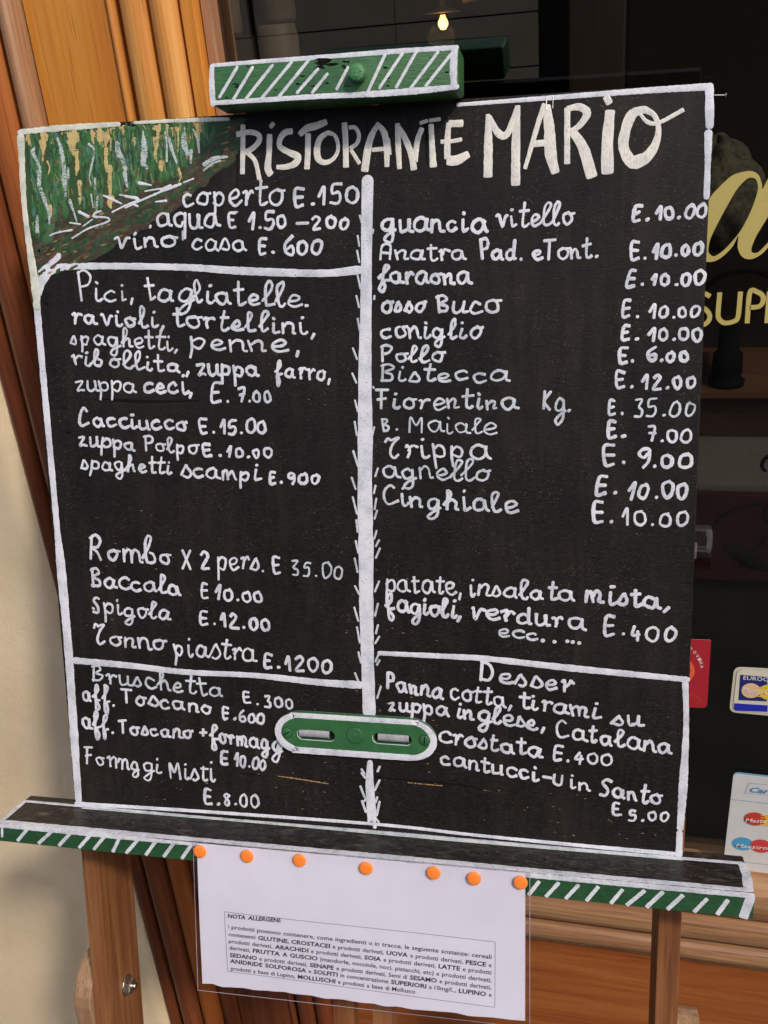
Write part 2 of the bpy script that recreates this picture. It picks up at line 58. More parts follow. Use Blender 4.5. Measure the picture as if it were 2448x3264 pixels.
GS=[[573.5,1250.6,567.9,1253.3,561.4,1251.5,559.5,1246.3,563.1,1241.5,569.8,1239.1,574.0,1233.2,572.7,1227.3,567.3,1224.4,559.4,1227.5],[581.4,1254.1,581.1,1236.5,581.8,1230.7,585.9,1226.5,590.3,1226.1,595.1,1227.5,598.4,1231.6,598.9,1254.4],[606.6,1225.4,606.9,1253.5,613.0,1253.7,617.8,1250.2,618.5,1245.1,616.2,1241.1,612.0,1240.0,607.7,1240.0],[623.3,1225.3,623.1,1254.1]]
ST={'red': [(551.4,882.2),(596.4,883.7),(597.6,794.9),(555.2,793.0)],'redc': (564.8,842.1),'redr': 17.3,'redl': [(575.1,871.9),(578.9,867.3),(581.5,862.7),(583.4,858.6),(584.7,854.5),(585.7,849.4)],'fork': [[578.2,812.6],[590.4,800.9],[579.4,807.5],[588.5,799.0],[580.4,813.6],[591.6,803.6]],'mc': [(621.8,851.8),(676.2,852.6),(678.7,790.9),(620.8,791.8)],'mcp': [(628.6,842.5),(656.0,842.0),(657.7,810.5),(629.2,809.4)],'mcb': [(625.1,804.7),(659.1,805.2),(659.5,796.8),(625.3,795.0)],'mcc': [(640.6,823.3),(658.0,822.8)],'mccr': 9.6,'eu': (631.9,837.0,656.4,836.8),'ma': (631.8,820.3,657.8,819.9),'cs': [(631.2,709.4),(697.5,707.8),(706.2,527.7),(628.7,526.5)],'car': (649.8,683.1,669.3,682.9),'carb': [(648.4,695.9),(674.6,696.0),(673.2,681.0),(645.2,680.9)],'d1': (631.2,669.6,674.3,668.8),'d2': (629.0,576.8,679.4,576.1),'m2': [(658.9,644.5),(677.1,644.2)],'m2r': 11.0,'m2t': (648.5,640.6,676.5,642.2),'m3': [(648.4,604.3),(668.7,604.3)],'m3r': 11.6,'m3t': (640.9,600.5,676.1,601.7),'ba': (667.1,553.6,688.3,554.0),'bal': (661.0,558.2)}
SILL=[562.6,553.8,522.3,516.3,482.9,475.6,448.2,444.0,435.4,432.2]


# ------------------------------------------------------------ node helpers
def new_mat(name):
    m = bpy.data.materials.new(name); m.use_nodes = True
    nt = m.node_tree; b = nt.nodes['Principled BSDF']
    return m, nt, b
def tc(nt, scale=(1, 1, 1), obj=True, rot=(0, 0, 0)):
    t = nt.nodes.new('ShaderNodeTexCoord'); mp = nt.nodes.new('ShaderNodeMapping')
    mp.inputs['Scale'].default_value = scale; mp.inputs['Rotation'].default_value = rot
    nt.links.new(t.outputs['Object'], mp.inputs[0]); return mp.outputs[0]
def noise(nt, vec, scale, detail=4, rough=.55, dist=0.0):
    n = nt.nodes.new('ShaderNodeTexNoise'); n.inputs['Scale'].default_value = scale
    n.inputs['Detail'].default_value = detail; n.inputs['Roughness'].default_value = rough; n.inputs['Distortion'].default_value = dist
    nt.links.new(vec, n.inputs['Vector']); return n.outputs[0]
def ramp(nt, fac, stops):
    r = nt.nodes.new('ShaderNodeValToRGB'); e = r.color_ramp.elements
    while len(e) < len(stops): e.new(0.5)
    for i, (p, c) in enumerate(stops):
        e[i].position = p; e[i].color = (*c, 1) if len(c) == 3 else c
    nt.links.new(fac, r.inputs[0]); return r.outputs[0]
def mix(nt, fac, a, b, mode='MIX'):
    m = nt.nodes.new('ShaderNodeMix'); m.data_type = 'RGBA'; m.blend_type = mode
    for s, v in ((0, fac), (6, a), (7, b)):
        if isinstance(v, (int, float)): m.inputs[s].default_value = v
        elif isinstance(v, tuple): m.inputs[s].default_value = (*v, 1) if len(v) == 3 else v
        else: nt.links.new(v, m.inputs[s])
    return m.outputs[2]
def math_(nt, op, a, b=None, clamp=False):
    m = nt.nodes.new('ShaderNodeMath'); m.operation = op; m.use_clamp = clamp
    for i, v in enumerate((a, b)):
        if v is None: continue
        if isinstance(v, (int, float)): m.inputs[i].default_value = v
        else: nt.links.new(v, m.inputs[i])
    return m.outputs[0]
def bump(nt, b, h, strength=.3, dist=.001, prev=None):
    n = nt.nodes.new('ShaderNodeBump'); n.inputs['Strength'].default_value = strength; n.inputs['Distance'].default_value = dist
    nt.links.new(h, n.inputs['Height'])
    if prev is not None: nt.links.new(prev, n.inputs['Normal'])
    nt.links.new(n.outputs[0], b.inputs['Normal']); return n.outputs[0]
def simple(name, col, rough=.5, spec=.5, var=.12, scale=200, metal=0, bmp=.1):
    m, nt, b = new_mat(name); v = tc(nt)
    n = noise(nt, v, scale, 5)
    c = ramp(nt, n, [(.3, tuple(x * (1 - var) for x in col)), (.7, tuple(min(1, x * (1 + var)) for x in col))])
    nt.links.new(c, b.inputs['Base Color']); b.inputs['Roughness'].default_value = rough
    b.inputs['Specular IOR Level'].default_value = spec; b.inputs['Metallic'].default_value = metal
    if bmp: bump(nt, b, n, bmp, .0006)
    return m
def paint_white(name, tint=(.66, .66, .70), dark=(.42, .43, .48), thin=None):
    m, nt, b = new_mat(name); v = tc(nt)
    n1 = noise(nt, v, 60, 5, .6); n2 = noise(nt, tc(nt, (1, 3, 1)), 400, 4, .6)
    f = math_(nt, 'ADD', math_(nt, 'MULTIPLY', n1, .65), math_(nt, 'MULTIPLY', n2, .35))
    c = ramp(nt, f, [(.36, dark), (.56, tint)])
    # bare specks where the brush skipped the grain
    n3 = noise(nt, tc(nt, (1, 2.2, 1)), 520, 3, .5)
    s = ramp(nt, n3, [(.305, (1, 1, 1)), (.34, (0, 0, 0))])
    c = mix(nt, s, c, (.16, .15, .14))
    nt.links.new(c, b.inputs['Base Color']); b.inputs['Roughness'].default_value = .42
    b.inputs['Specular IOR Level'].default_value = .4
    bump(nt, b, f, .35, .0008); return m
def wood(name, dark, mid, light, axis='Z', scale=1.0, rough=.38, streak=1.0, coat=.15):
    """varnished wood, grain running along the given object axis"""
    m, nt, b = new_mat(name)
    s = {'Z': (1, 1, .045), 'X': (.045, 1, 1), 'Y': (1, .045, 1)}[axis]
    v = tc(nt, s)
    n1 = noise(nt, v, 28 * scale, 6, .62, .6); n2 = noise(nt, v, 150 * scale, 5, .6, .2); n3 = noise(nt, tc(nt, tuple(.4 if q < 1 else 1 for q in s)), 7 * scale, 3)
    f = math_(nt, 'ADD', math_(nt, 'MULTIPLY', n1, .55), math_(nt, 'MULTIPLY', n2, .45))
    c = ramp(nt, f, [(.34, dark), (.47, mid), (.62, light)])
    c = mix(nt, math_(nt, 'MULTIPLY', n3, .5), c, mid)
    red = noise(nt, tc(nt, tuple(.12 if q < 1 else 1 for q in s)), 14 * scale, 4, .6)
    c = mix(nt, ramp(nt, red, [(.48, (0, 0, 0)), (.66, (.55, .55, .55))]), c, (mid[0] * .85, mid[1] * .62, mid[2] * .55))
    # dark pores
    p = ramp(nt, noise(nt, tc(nt, tuple(q * .5 if q < 1 else q for q in s)), 620 * scale, 2, .5), [(.30, (1, 1, 1)), (.40, (0, 0, 0))])
    c = mix(nt, math_(nt, 'MULTIPLY', p, .55 * streak), c, tuple(q * .45 for q in dark))
    nt.links.new(c, b.inputs['Base Color']); b.inputs['Roughness'].default_value = rough
    b.inputs['Coat Weight'].default_value = coat; b.inputs['Coat Roughness'].default_value = .25
    bump(nt, b, n2, .25, .0008); return m

def dry_brush(name, col, under, cover=.5, sc=(1, 3, 1), scale=420):
    m, nt, b = new_mat(name)
    a = noise(nt, tc(nt, sc), scale, 4, .65); g = noise(nt, tc(nt), 70, 3)
    f = math_(nt, 'ADD', math_(nt, 'MULTIPLY', a, .65), math_(nt, 'MULTIPLY', g, .35))
    c = mix(nt, ramp(nt, f, [(cover - .05, (0, 0, 0)), (cover + .04, (1, 1, 1))]), under, col)
    nt.links.new(c, b.inputs['Base Color']); b.inputs['Roughness'].default_value = .55; b.inputs['Specular IOR Level'].default_value = .25
    bump(nt, b, a, .3, .0006); return m
M = {}
M['white'] = paint_white('white brush paint')
def title_paint():
    m, nt, b = new_mat('title paint')
    big = noise(nt, tc(nt, (1.6, 1, 1)), 55, 4, .6, .8); f = noise(nt, tc(nt, (3, 1, 1)), 330, 4, .6)
    c = ramp(nt, big, [(.38, (.58, .565, .55)), (.50, (.67, .63, .57)), (.62, (.73, .685, .61))])
    c = mix(nt, ramp(nt, f, [(.34, (.7, .7, .7)), (.46, (0, 0, 0))]), c, (.36, .33, .29))
    nt.links.new(c, b.inputs['Base Color']); b.inputs['Roughness'].default_value = .5; b.inputs['Specular IOR Level'].default_value = .3
    bump(nt, b, f, .4, .0008); return m
M['cream_white'] = title_paint()
M['pale_green'] = paint_white('greenish white paint', (.62, .68, .60), (.38, .47, .38))
M['thin_white'] = paint_white('thin bluish white paint', (.58, .60, .64), (.34, .36, .40))
M['cream_border'] = paint_white('aged cream border paint', (.66, .64, .54), (.40, .44, .36))
M['blue_grey'] = paint_white('thin blue grey paint', (.40, .44, .43), (.14, .19, .16))
def board_mat():
    m, nt, b = new_mat('black board paint')
    v = tc(nt)
    big = noise(nt, v, 9, 5, .6); fine = noise(nt, tc(nt, (1, 6, 1)), 260, 5, .65); vert = noise(nt, tc(nt, (3, .35, 1)), 22, 5, .65, .5)
    c = ramp(nt, math_(nt, 'ADD', math_(nt, 'MULTIPLY', big, .5), math_(nt, 'MULTIPLY', vert, .5)), [(.36, (.0055, .005, .0048)), (.52, (.0105, .0090, .0082)), (.72, (.027, .020, .0155))])
    c = mix(nt, ramp(nt, fine, [(.50, (0, 0, 0)), (.78, (.6, .6, .6))]), c, (.045, .037, .032))
    # top half browner and greyer than the bottom
    sx = nt.nodes.new('ShaderNodeSeparateXYZ'); nt.links.new(v, sx.inputs[0])
    g = nt.nodes.new('ShaderNodeMapRange'); g.inputs[1].default_value = -.50; g.inputs[2].default_value = -.12
    nt.links.new(math_(nt, 'ADD', sx.outputs[1], math_(nt, 'MULTIPLY', big, .12)), g.inputs[0])
    c = mix(nt, g.outputs[0], mix(nt, .72, c, (.0065, .006, .0058)), c)
    spk = ramp(nt, noise(nt, v, 900, 2, .5), [(.685, (0, 0, 0)), (.72, (1, 1, 1))])
    spk2 = ramp(nt, noise(nt, v, 24, 3, .5), [(.45, (0, 0, 0)), (.62, (1, 1, 1))])
    c = mix(nt, math_(nt, 'MULTIPLY', math_(nt, 'MULTIPLY', spk, spk2), .55), c, (.34, .24, .13))
    nt.links.new(c, b.inputs['Base Color'])
    nt.links.new(ramp(nt, fine, [(.3, (.36, .36, .36)), (.7, (.6, .6, .6))]), b.inputs['Roughness'])
    b.inputs['Specular IOR Level'].default_value = .16
    bump(nt, b, fine, .5, .0006)
    return m
M['board'] = board_mat()
M['bare'] = simple('bare splintered wood', (.30, .18, .08), .8, .3, .4, 500)
M['gouge'] = simple('dark crack', (.006, .005, .005), .9, .1, .2)
def green(name, c0, c1, ax=(1, 9, 1)):
    m, nt, b = new_mat(name)
    n = noise(nt, tc(nt, ax), 130, 5, .6); n2 = noise(nt, tc(nt), 40, 4)
    f = math_(nt, 'ADD', math_(nt, 'MULTIPLY', n, .6), math_(nt, 'MULTIPLY', n2, .4))
    c = ramp(nt, f, [(.36, c0), (.62, c1)])
    s = ramp(nt, noise(nt, tc(nt, (1, 1.6, 1)), 230, 3), [(.27, (1, 1, 1)), (.31, (0, 0, 0))])
    c = mix(nt, s, c, (.012, .02, .01))
    nt.links.new(c, b.inputs['Base Color']); b.inputs['Roughness'].default_value = .38; bump(nt, b, n, .5, .0012)
    return m
M['green'] = green('green clamp paint', (.022, .085, .026), (.050, .155, .050))
M['green_dark'] = green('green ledge paint', (.012, .052, .020), (.022, .085, .032))
M['green_plate'] = simple('green metal paint', (.030, .115, .040), .38, .5, .15, 90)
M['g1'] = simple('cypress green', (.035, .115, .030), .6, .4, .35, 300)
M['g2'] = simple('dark cypress green', (.018, .055, .020), .6, .4, .35, 300)
M['g3'] = simple('pale leaf green', (.12, .19, .08), .6, .4, .3, 300)
M['g4'] = simple('blue green', (.05, .14, .09), .6, .4, .3, 300)
M['cream'] = simple('painted cream sky', (.44, .32, .14), .6, .4, .2, 300)
M['cream2'] = simple('painted yellow sky', (.46, .36, .17), .6, .4, .2, 300)
M['dry_light'] = dry_brush('dry lavender highlight', (.46, .50, .50), (.045, .11, .045), .47)
M['dry_cream'] = dry_brush('dry cream gap', (.52, .40, .17), (.10, .13, .045), .44, (1, 6, 1), 260)
M['tree_green'] = dry_brush('cypress body green', (.030, .100, .026), (.035, .045, .018), .43, (4, 1, 1), 200)
M['tree_green_b'] = dry_brush('bluer cypress body green', (.040, .115, .050), (.10, .13, .055), .46, (4, 1, 1), 200)
M['b1'] = simple('painted brown earth', (.050, .032, .018), .6, .4, .4, 300)
M['b2'] = simple('painted rust earth', (.11, .045, .028), .6, .4, .4, 300)
M['b3'] = simple('painted olive earth', (.055, .058, .024), .6, .4, .4, 300)
M['b4'] = simple('painted ochre', (.22, .16, .065), .6, .4, .3, 300)
OR = ((.44, .150, .018), (.62, .235, .030), (.72, .32, .055))
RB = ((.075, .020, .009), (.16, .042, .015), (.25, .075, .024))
M['oak'] = wood('orange varnished frame wood', *OR)
M['oak_b'] = wood('lighter varnished moulding wood', (.48, .18, .035), (.66, .29, .062), (.76, .42, .13))
M['oak_c'] = wood('weathered moulding wood', (.20, .09, .05), (.34, .17, .085), (.50, .29, .16))
M['oak_x'] = wood('weathered sill wood', (.16, .065, .030), (.31, .16, .075), (.50, .32, .17), 'X', rough=.5, coat=0)
M['panel_x'] = wood('red brown panel wood', (.17, .042, .012), (.31, .088, .022), (.42, .15, .040), 'X')
M['oak_r'] = wood('varnished wood reddened for shade', (.20, .050, .012), (.36, .095, .020), (.48, .16, .035))  # orange frame wood reddened, part of the shade beside the board coloured in
M['red_shade_wood'] = wood('red brown wood toned for shade', *RB)  # frame wood's red brown with some of the shade mixed into the colour
M['joint'] = simple('dark joint', (.045, .014, .006), .7, .3)
M['leg'] = wood('easel leg wood', (.085, .027, .010), (.19, .068, .022), (.33, .155, .060), 'Y', rough=.55, coat=0)
M['leg2'] = wood('pale easel strut wood', (.13, .065, .032), (.28, .155, .080), (.46, .31, .18), 'Y', rough=.6, coat=0)
def plaster():
    m, nt, b = new_mat('cream plaster'); v = tc(nt)
    n = noise(nt, v, 5, 5, .6); g = noise(nt, v, 420, 6, .7); s = ramp(nt, noise(nt, v, 26, 6, .7), [(.67, (0, 0, 0)), (.75, (1, 1, 1))])
    c = ramp(nt, n, [(.3, (.70, .54, .34)), (.6, (.80, .64, .43)), (.8, (.84, .70, .50))])
    c = mix(nt, math_(nt, 'MULTIPLY', s, .35), c, (.30, .26, .21))
    nt.links.new(c, b.inputs['Base Color']); b.inputs['Roughness'].default_value = .9; b.inputs['Specular IOR Level'].default_value = .15
    p = bump(nt, b, g, .45, .002); bump(nt, b, noise(nt, v, 45, 6, .65), .22, .004, p); return m
M['plaster'] = plaster()
M['metal'] = simple('zinc metal', (.50, .48, .44), .32, .5, .15, 300, 1.0)
M['orange'] = simple('orange plastic', (.93, .235, .035), .35, .5, .03, 50)
M['paper'] = simple('printer paper', (.76, .75, .83), .8, .2, .025, 30, bmp=0)
bump(M['paper'].node_tree, M['paper'].node_tree.nodes['Principled BSDF'], noise(M['paper'].node_tree, tc(M['paper'].node_tree), 14, 3), .35, .004)
M['ink'] = simple('printed ink', (.03, .022, .035), .7, .2)
M['gold'] = simple('gold foil', (.56, .45, .15), .4, .5, .06, 900)
def schlick(nt, f0):
    g = nt.nodes.new('ShaderNodeNewGeometry'); d = nt.nodes.new('ShaderNodeVectorMath'); d.operation = 'DOT_PRODUCT'
    nt.links.new(g.outputs['Normal'], d.inputs[0]); nt.links.new(g.outputs['Incoming'], d.inputs[1])
    c = math_(nt, 'SUBTRACT', 1.0, math_(nt, 'ABSOLUTE', d.outputs['Value']), True)
    return math_(nt, 'ADD', math_(nt, 'MULTIPLY', math_(nt, 'POWER', c, 5.0), 1 - f0), f0)
def plastic_sleeve():
    m, nt, b = new_mat('clear sleeve plastic')
    out = nt.nodes['Material Output']; tr = nt.nodes.new('ShaderNodeBsdfTransparent'); tr.inputs[0].default_value = (.965, .955, .965, 1)
    gl = nt.nodes.new('ShaderNodeBsdfGlossy'); gl.inputs['Roughness'].default_value = .12
    mx = nt.nodes.new('ShaderNodeMixShader'); nt.links.new(schlick(nt, .034), mx.inputs[0]); nt.links.new(tr.outputs[0], mx.inputs[1]); nt.links.new(gl.outputs[0], mx.inputs[2])
    nt.links.new(mx.outputs[0], out.inputs[0]); return m
M['sleeve'] = plastic_sleeve()
def glass():
    m, nt, b = new_mat('window glass')
    out = nt.nodes['Material Output']; tr = nt.nodes.new('ShaderNodeBsdfTransparent'); tr.inputs[0].default_value = (.90, .92, .90, 1)
    gl = nt.nodes.new('ShaderNodeBsdfGlossy'); gl.inputs['Roughness'].default_value = 0.0
    mx = nt.nodes.new('ShaderNodeMixShader'); nt.links.new(schlick(nt, .085), mx.inputs[0]); nt.links.new(tr.outputs[0], mx.inputs[1]); nt.links.new(gl.outputs[0], mx.inputs[2])
    nt.links.new(mx.outputs[0], out.inputs[0]); return m
M['glass'] = glass()
flat = lambda n, c, r=.45: simple(n, c, r, .4, .04, 60, bmp=0)

# ------------------------------------------------------------ mesh helpers
class MB:
    def __init__(s): s.v = []; s.f = []; s.n = 0
    def add(s, vs, fs):
        o = len(s.v); s.v += [tuple(q) for q in vs]; s.f += [tuple(i + o for i in f) for f in fs]
    def build(s, name, mat, parent=None, smooth=False, bevel=0, label=None, kind=None, seg=2):
        me = bpy.data.meshes.new(name); me.from_pydata(s.v, [], s.f); me.update()
        if bevel:
            bm = bmesh.new(); bm.from_mesh(me)
            bmesh.ops.remove_doubles(bm, verts=bm.verts, dist=1e-6)
            ed = [e for e in bm.edges if len(e.link_faces) == 2 and e.calc_face_angle(0) > .5]
            bmesh.ops.bevel(bm, geom=ed, offset=bevel, segments=seg, affect='EDGES', profile=.6)
            bm.normal_update(); bm.to_mesh(me); bm.free()
        if smooth:
            for p in me.polygons: p.use_smooth = True
        me.materials.append(mat)
        o = bpy.data.objects.new(name, me); COL.objects.link(o)
        if parent: o.parent = parent
        if label: o['label'] = label
        if kind: o['kind'] = kind
        return o
def box_into(mb, x0, x1, y0, y1, z0, z1):
    v = [(x, y, z) for x in (x0, x1) for y in (y0, y1) for z in (z0, z1)]
    mb.add(v, [(0, 1, 3, 2), (4, 6, 7, 5), (0, 4, 5, 1), (2, 3, 7, 6), (0, 2, 6, 4), (1, 5, 7, 3)])
def box(name, mat, x0, x1, y0, y1, z0, z1, parent=None, bevel=0, **k):
    mb = MB(); box_into(mb, x0, x1, y0, y1, z0, z1); return mb.build(name, mat, parent, bevel=bevel, **k)
def catmull(pts, step):
    if len(pts) < 3:
        a, b = Vector(pts[0]), Vector(pts[-1]); n = max(2, int((b - a).length / step) + 1)
        return [a.lerp(b, i / (n - 1)) for i in range(n)], [i / (n - 1) for i in range(n)]
    P = [Vector(p) for p in pts]; P = [P[0] * 2 - P[1]] + P + [P[-1] * 2 - P[-2]]
    out = []; ts = []; m = len(pts) - 1
    for i in range(1, len(P) - 2):
        p0, p1, p2, p3 = P[i - 1:i + 3]; n = max(2, int((p2 - p1).length / step) + 1)
        for k in range(n):
            t = k / n
            out.append(.5 * ((2 * p1) + (p2 - p0) * t + (2 * p0 - 5 * p1 + 4 * p2 - p3) * t * t + (3 * p1 - p0 - 3 * p2 + p3) * t ** 3)); ts.append((i - 1 + t) / m)
    out.append(P[-2]); ts.append(1.0)
    return out, ts
HI = [0]
def ribbon(mb, pts, w, place, h=.00014, jit=.09, cap=True, step=None, base=0.0, blunt=1.0):
    """one brush stroke: a slightly domed strip of paint with rounded ends, laid on a plane through place(a, b, height)"""
    HI[0] += 1; base = base + (HI[0] % 40) * 3e-6
    W = list(w) if isinstance(w, (list, tuple)) else [w, w]
    wm = sum(W) / len(W)
    pts, ts = catmull(pts, step or max(.5 * wm, .0008))
    dirs = []
    for i in range(len(pts)):
        d = pts[min(i + 1, len(pts) - 1)] - pts[max(i - 1, 0)]
        dirs.append(d.normalized() if d.length > 1e-9 else Vector((1, 0)))
    def wid(t):
        x = t * (len(W) - 1); i = min(int(x), len(W) - 2); return W[i] + (W[i + 1] - W[i]) * (x - i)
    rings = []
    for i, p in enumerate(pts):
        rings.append((p, dirs[i], .5 * wid(ts[i]) * (1 + random.uniform(-jit, jit)), 1.0))
    if cap:
        for end in (0, -1):
            p, d, r, _ = rings[end]; sgn = -1 if end == 0 else 1; extra = []
            for a in (35, 65, 88):
                extra.append((p + d * sgn * r * .9 * blunt * math.sin(R(a)), d, r * math.cos(R(a)) ** (1 if blunt > .9 else .45), math.cos(R(a)) * .8 + .2))
            if end == 0: rings = extra[::-1] + rings
            else: rings = rings + extra
    vs = []; fs = []
    for i, (p, d, r, k) in enumerate(rings):
        n = Vector((-d.y, d.x))
        q = r * random.uniform(.62, .85)
        vs += [place(*(p + n * r), 4e-5 + base), place(*(p + n * q), h * k * .8 + base), place(*(p - n * q), h * k + base), place(*(p - n * r), 4e-5 + base)]
        if i:
            o = 4 * (i - 1); fs += [(o, o + 1, o + 5, o + 4), (o + 1, o + 2, o + 6, o + 5), (o + 2, o + 3, o + 7, o + 6)]
    mb.add(vs, fs)
def strokes(name, items, mat, place, parent, h=.00014, jit=.09, label=None, kind=None, base=0.0, blunt=1.0):
    for w, p in items:                                     # one painted stroke, one mesh
        mb = MB(); pts = [(p[i] * .001, p[i + 1] * .001) for i in range(0, len(p), 2)]
        w = [x * .001 for x in w] if isinstance(w, list) else w * .001
        ribbon(mb, pts, w, place, h, jit, base=base, blunt=blunt)
        o = mb.build(name, mat, parent, smooth=True, label=label, kind=kind)
    return o
def from_curve(name, splines, mat, depth, matrix=None, parent=None, bevel=0.0, label=None, kind=None):
    """filled outline with holes, thickness depth, closed"""
    cu = bpy.data.curves.new(name, 'CURVE'); cu.dimensions = '2D'; cu.fill_mode = 'BOTH'; cu.extrude = depth / 2; cu.bevel_depth = bevel; cu.bevel_resolution = 1
    for s in splines:
        sp = cu.splines.new('POLY'); sp.points.add(len(s) - 1)
        for i, q in enumerate(s): sp.points[i].co = (q[0], q[1], 0, 1)
        sp.use_cyclic_u = True
    return conv(name, cu, mat, matrix, parent, label, kind)
def conv(name, cu, mat, matrix, parent, label=None, kind=None):
    t = bpy.data.objects.new('tmp', cu); COL.objects.link(t); dg = bpy.context.evaluated_depsgraph_get()
    me = bpy.data.meshes.new_from_object(t.evaluated_get(dg)); bpy.data.objects.remove(t); bpy.data.curves.remove(cu)
    me.name = name
    if matrix is not None: me.transform(matrix)
    me.materials.clear(); me.materials.append(mat)
    o = bpy.data.objects.new(name, me); COL.objects.link(o)
    if parent: o.parent = parent
    if label: o['label'] = label
    if kind: o['kind'] = kind
    return o
def smooth_outline(pts, n=6):
    P = [Vector(p) for p in pts]; m = len(P); out = []
    for i in range(m):
        p0, p1, p2, p3 = P[i - 1], P[i], P[(i + 1) % m], P[(i + 2) % m]
        for k in range(n):
            t = k / n; out.append(.5 * ((2 * p1) + (p2 - p0) * t + (2 * p0 - 5 * p1 + 4 * p2 - p3) * t * t + (3 * p1 - p0 - 3 * p2 + p3) * t ** 3))
    return out
def lathe(name, prof, mat, axis_fn, parent=None, n=28, smooth=True):
    mb = MB(); vs = []; fs = []
    for r, h in prof:
        for k in range(n):
            a = 2 * math.pi * k / n; vs.append(axis_fn(r * math.cos(a), r * math.sin(a), h))
    for j in range(len(prof) - 1):
        for k in range(n):
            a, b = j * n + k, j * n + (k + 1) % n; fs.append((a, b, b + n, a + n))
    fs.append(tuple(range(n))[::-1]); fs.append(tuple((len(prof) - 1) * n + k for k in range(n)))
    mb.add(vs, fs); return mb.build(name, mat, parent, smooth=smooth)
def tube(mb, pts, r, n=8):
    P = [Vector(p) for p in pts]; vs = []; fs = []
    for i, p in enumerate(P):
        d = (P[min(i + 1, len(P) - 1)] - P[max(i - 1, 0)]).normalized(); u = d.orthogonal().normalized() if i == 0 else (u - d * u.dot(d)).normalized(); w = d.cross(u)
        rr = r[i] if isinstance(r, list) else r
        for k in range(n):
            a = 2 * math.pi * k / n; vs.append(p + (u * math.cos(a) + w * math.sin(a)) * rr)
        if i:
            for k in range(n):
                a, b = (i - 1) * n + k, (i - 1) * n + (k + 1) % n; fs.append((a, b, b + n, a + n))
    fs.append(tuple(range(n))[::-1]); fs.append(tuple((len(P) - 1) * n + k for k in range(n))); mb.add(vs, fs)
def empty(name, label, cat, mat=None, group=None):
    o = bpy.data.objects.new(name, None); COL.objects.link(o); o.empty_display_size = .05
    if mat is not None: o.matrix_world = mat
    o['label'] = label; o['category'] = cat
    if group: o['group'] = group
    return o
def tag(o, label, cat, group=None):
    o['label'] = label; o['category'] = cat
    if group: o['group'] = group
    return o

# board frame: x = right along the board, y = up along the board, z = out of the board; origin at its top left corner, leaning back about 15 degrees
MBRD = Matrix(((0.99882957, -0.00473952, 0.04813558, 0), (0.0476524, 0.26701972, -0.96251219, 0), (-0.00829131, 0.96367941, 0.26693304, 1.44), (0, 0, 0, 1)))
def rooted(u, v, w): return MBRD @ Matrix.Translation((u, -v, w))

# ============================================================ THE SETTING
gm, nt, b = new_mat('stone paving'); v_ = tc(nt)
nt.links.new(ramp(nt, noise(nt, v_, 6, 6), [(.3, (.026, .025, .023)), (.7, (.048, .045, .042))]), b.inputs['Base Color']); b.inputs['Roughness'].default_value = .95; b.inputs['Specular IOR Level'].default_value = .05; bump(nt, b, noise(nt, v_, 80, 5), .4, .003)
g = box('ground', gm, -9, 9, -9, 3, -.2, 0); g['kind'] = 'structure'

# plastered wall left of the wooden frame, its right edge ragged against the wood
def wall():
    mb = MB(); nx, nz = 46, 150; vs = []; fs = []
    rs = random.Random(3)
    edge = [rs.uniform(-.0022, .0022) for _ in range(nz + 1)]
    for j in range(nz + 1):
        z = 3.4 * j / nz
        xe = -.1505 + edge[j] + .003 * math.sin(z * 9)
        for i in range(nx + 1):
            t = i / nx; x = -2.2 + (xe + 2.2) * (1 - (1 - t) ** 2.2)
            d = xe - x
            y = .083 + .004 * math.sin(5 * z + 3 * x) * math.sin(7 * x + 1) + .0025 * math.sin(17 * z + 9 * x)
            if d < .02: y += .011 * (1 - d / .02) ** 2
            vs.append((x, y, z))
    for j in range(nz):
        for i in range(nx):
            a = j * (nx + 1) + i; fs.append((a, a + 1, a + nx + 2, a + nx + 1))
    o = len(vs)
    for j in range(nz + 1):
        x, y, z = vs[j * (nx + 1) + nx]; vs.append((x, .3, z))
    for j in range(nz): fs.append((j * (nx + 1) + nx, o + j, o + j + 1, (j + 1) * (nx + 1) + nx))
    mb.add(vs, fs); return mb.build('plaster_wall', M['plaster'], smooth=True)
tag(wall(), 'cream plastered wall left of the wooden window frame', 'wall')
hw = MB(); box_into(hw, -.155, 3.2, .17, .35, 2.25, 3.4); box_into(hw, 2.2, 3.2, .09, .35, 0, 2.249)
tag(hw.build('upper_wall', M['plaster']), 'cream plastered wall over the shop window', 'wall')

# opposite house of the narrow street, seen only as a reflection in the window
oh = empty('opposite_wall', 'pale coursed stone wall across the street mirrored faintly in the window', 'wall', Matrix.Translation((0, -4.6, 0)))
stone = simple('pale coursed stone', (.88, .68, .48), .9, .2, .12, 3); drk = simple('dark shutter paint', (.030, .022, .016), .6)
box('wall', drk, -7, 5, -.5, -.03, 0, 2.82, oh)
for k in range(11):
    for i, (xa, xb) in enumerate(((-4.6, -1.62), (-1.58, -.80), (-.795, -.05))):
        box('stone', stone, xa, xb, -.0295, .003 + .002 * ((k * 3 + i) % 3), k * .255, k * .255 + .247, oh)
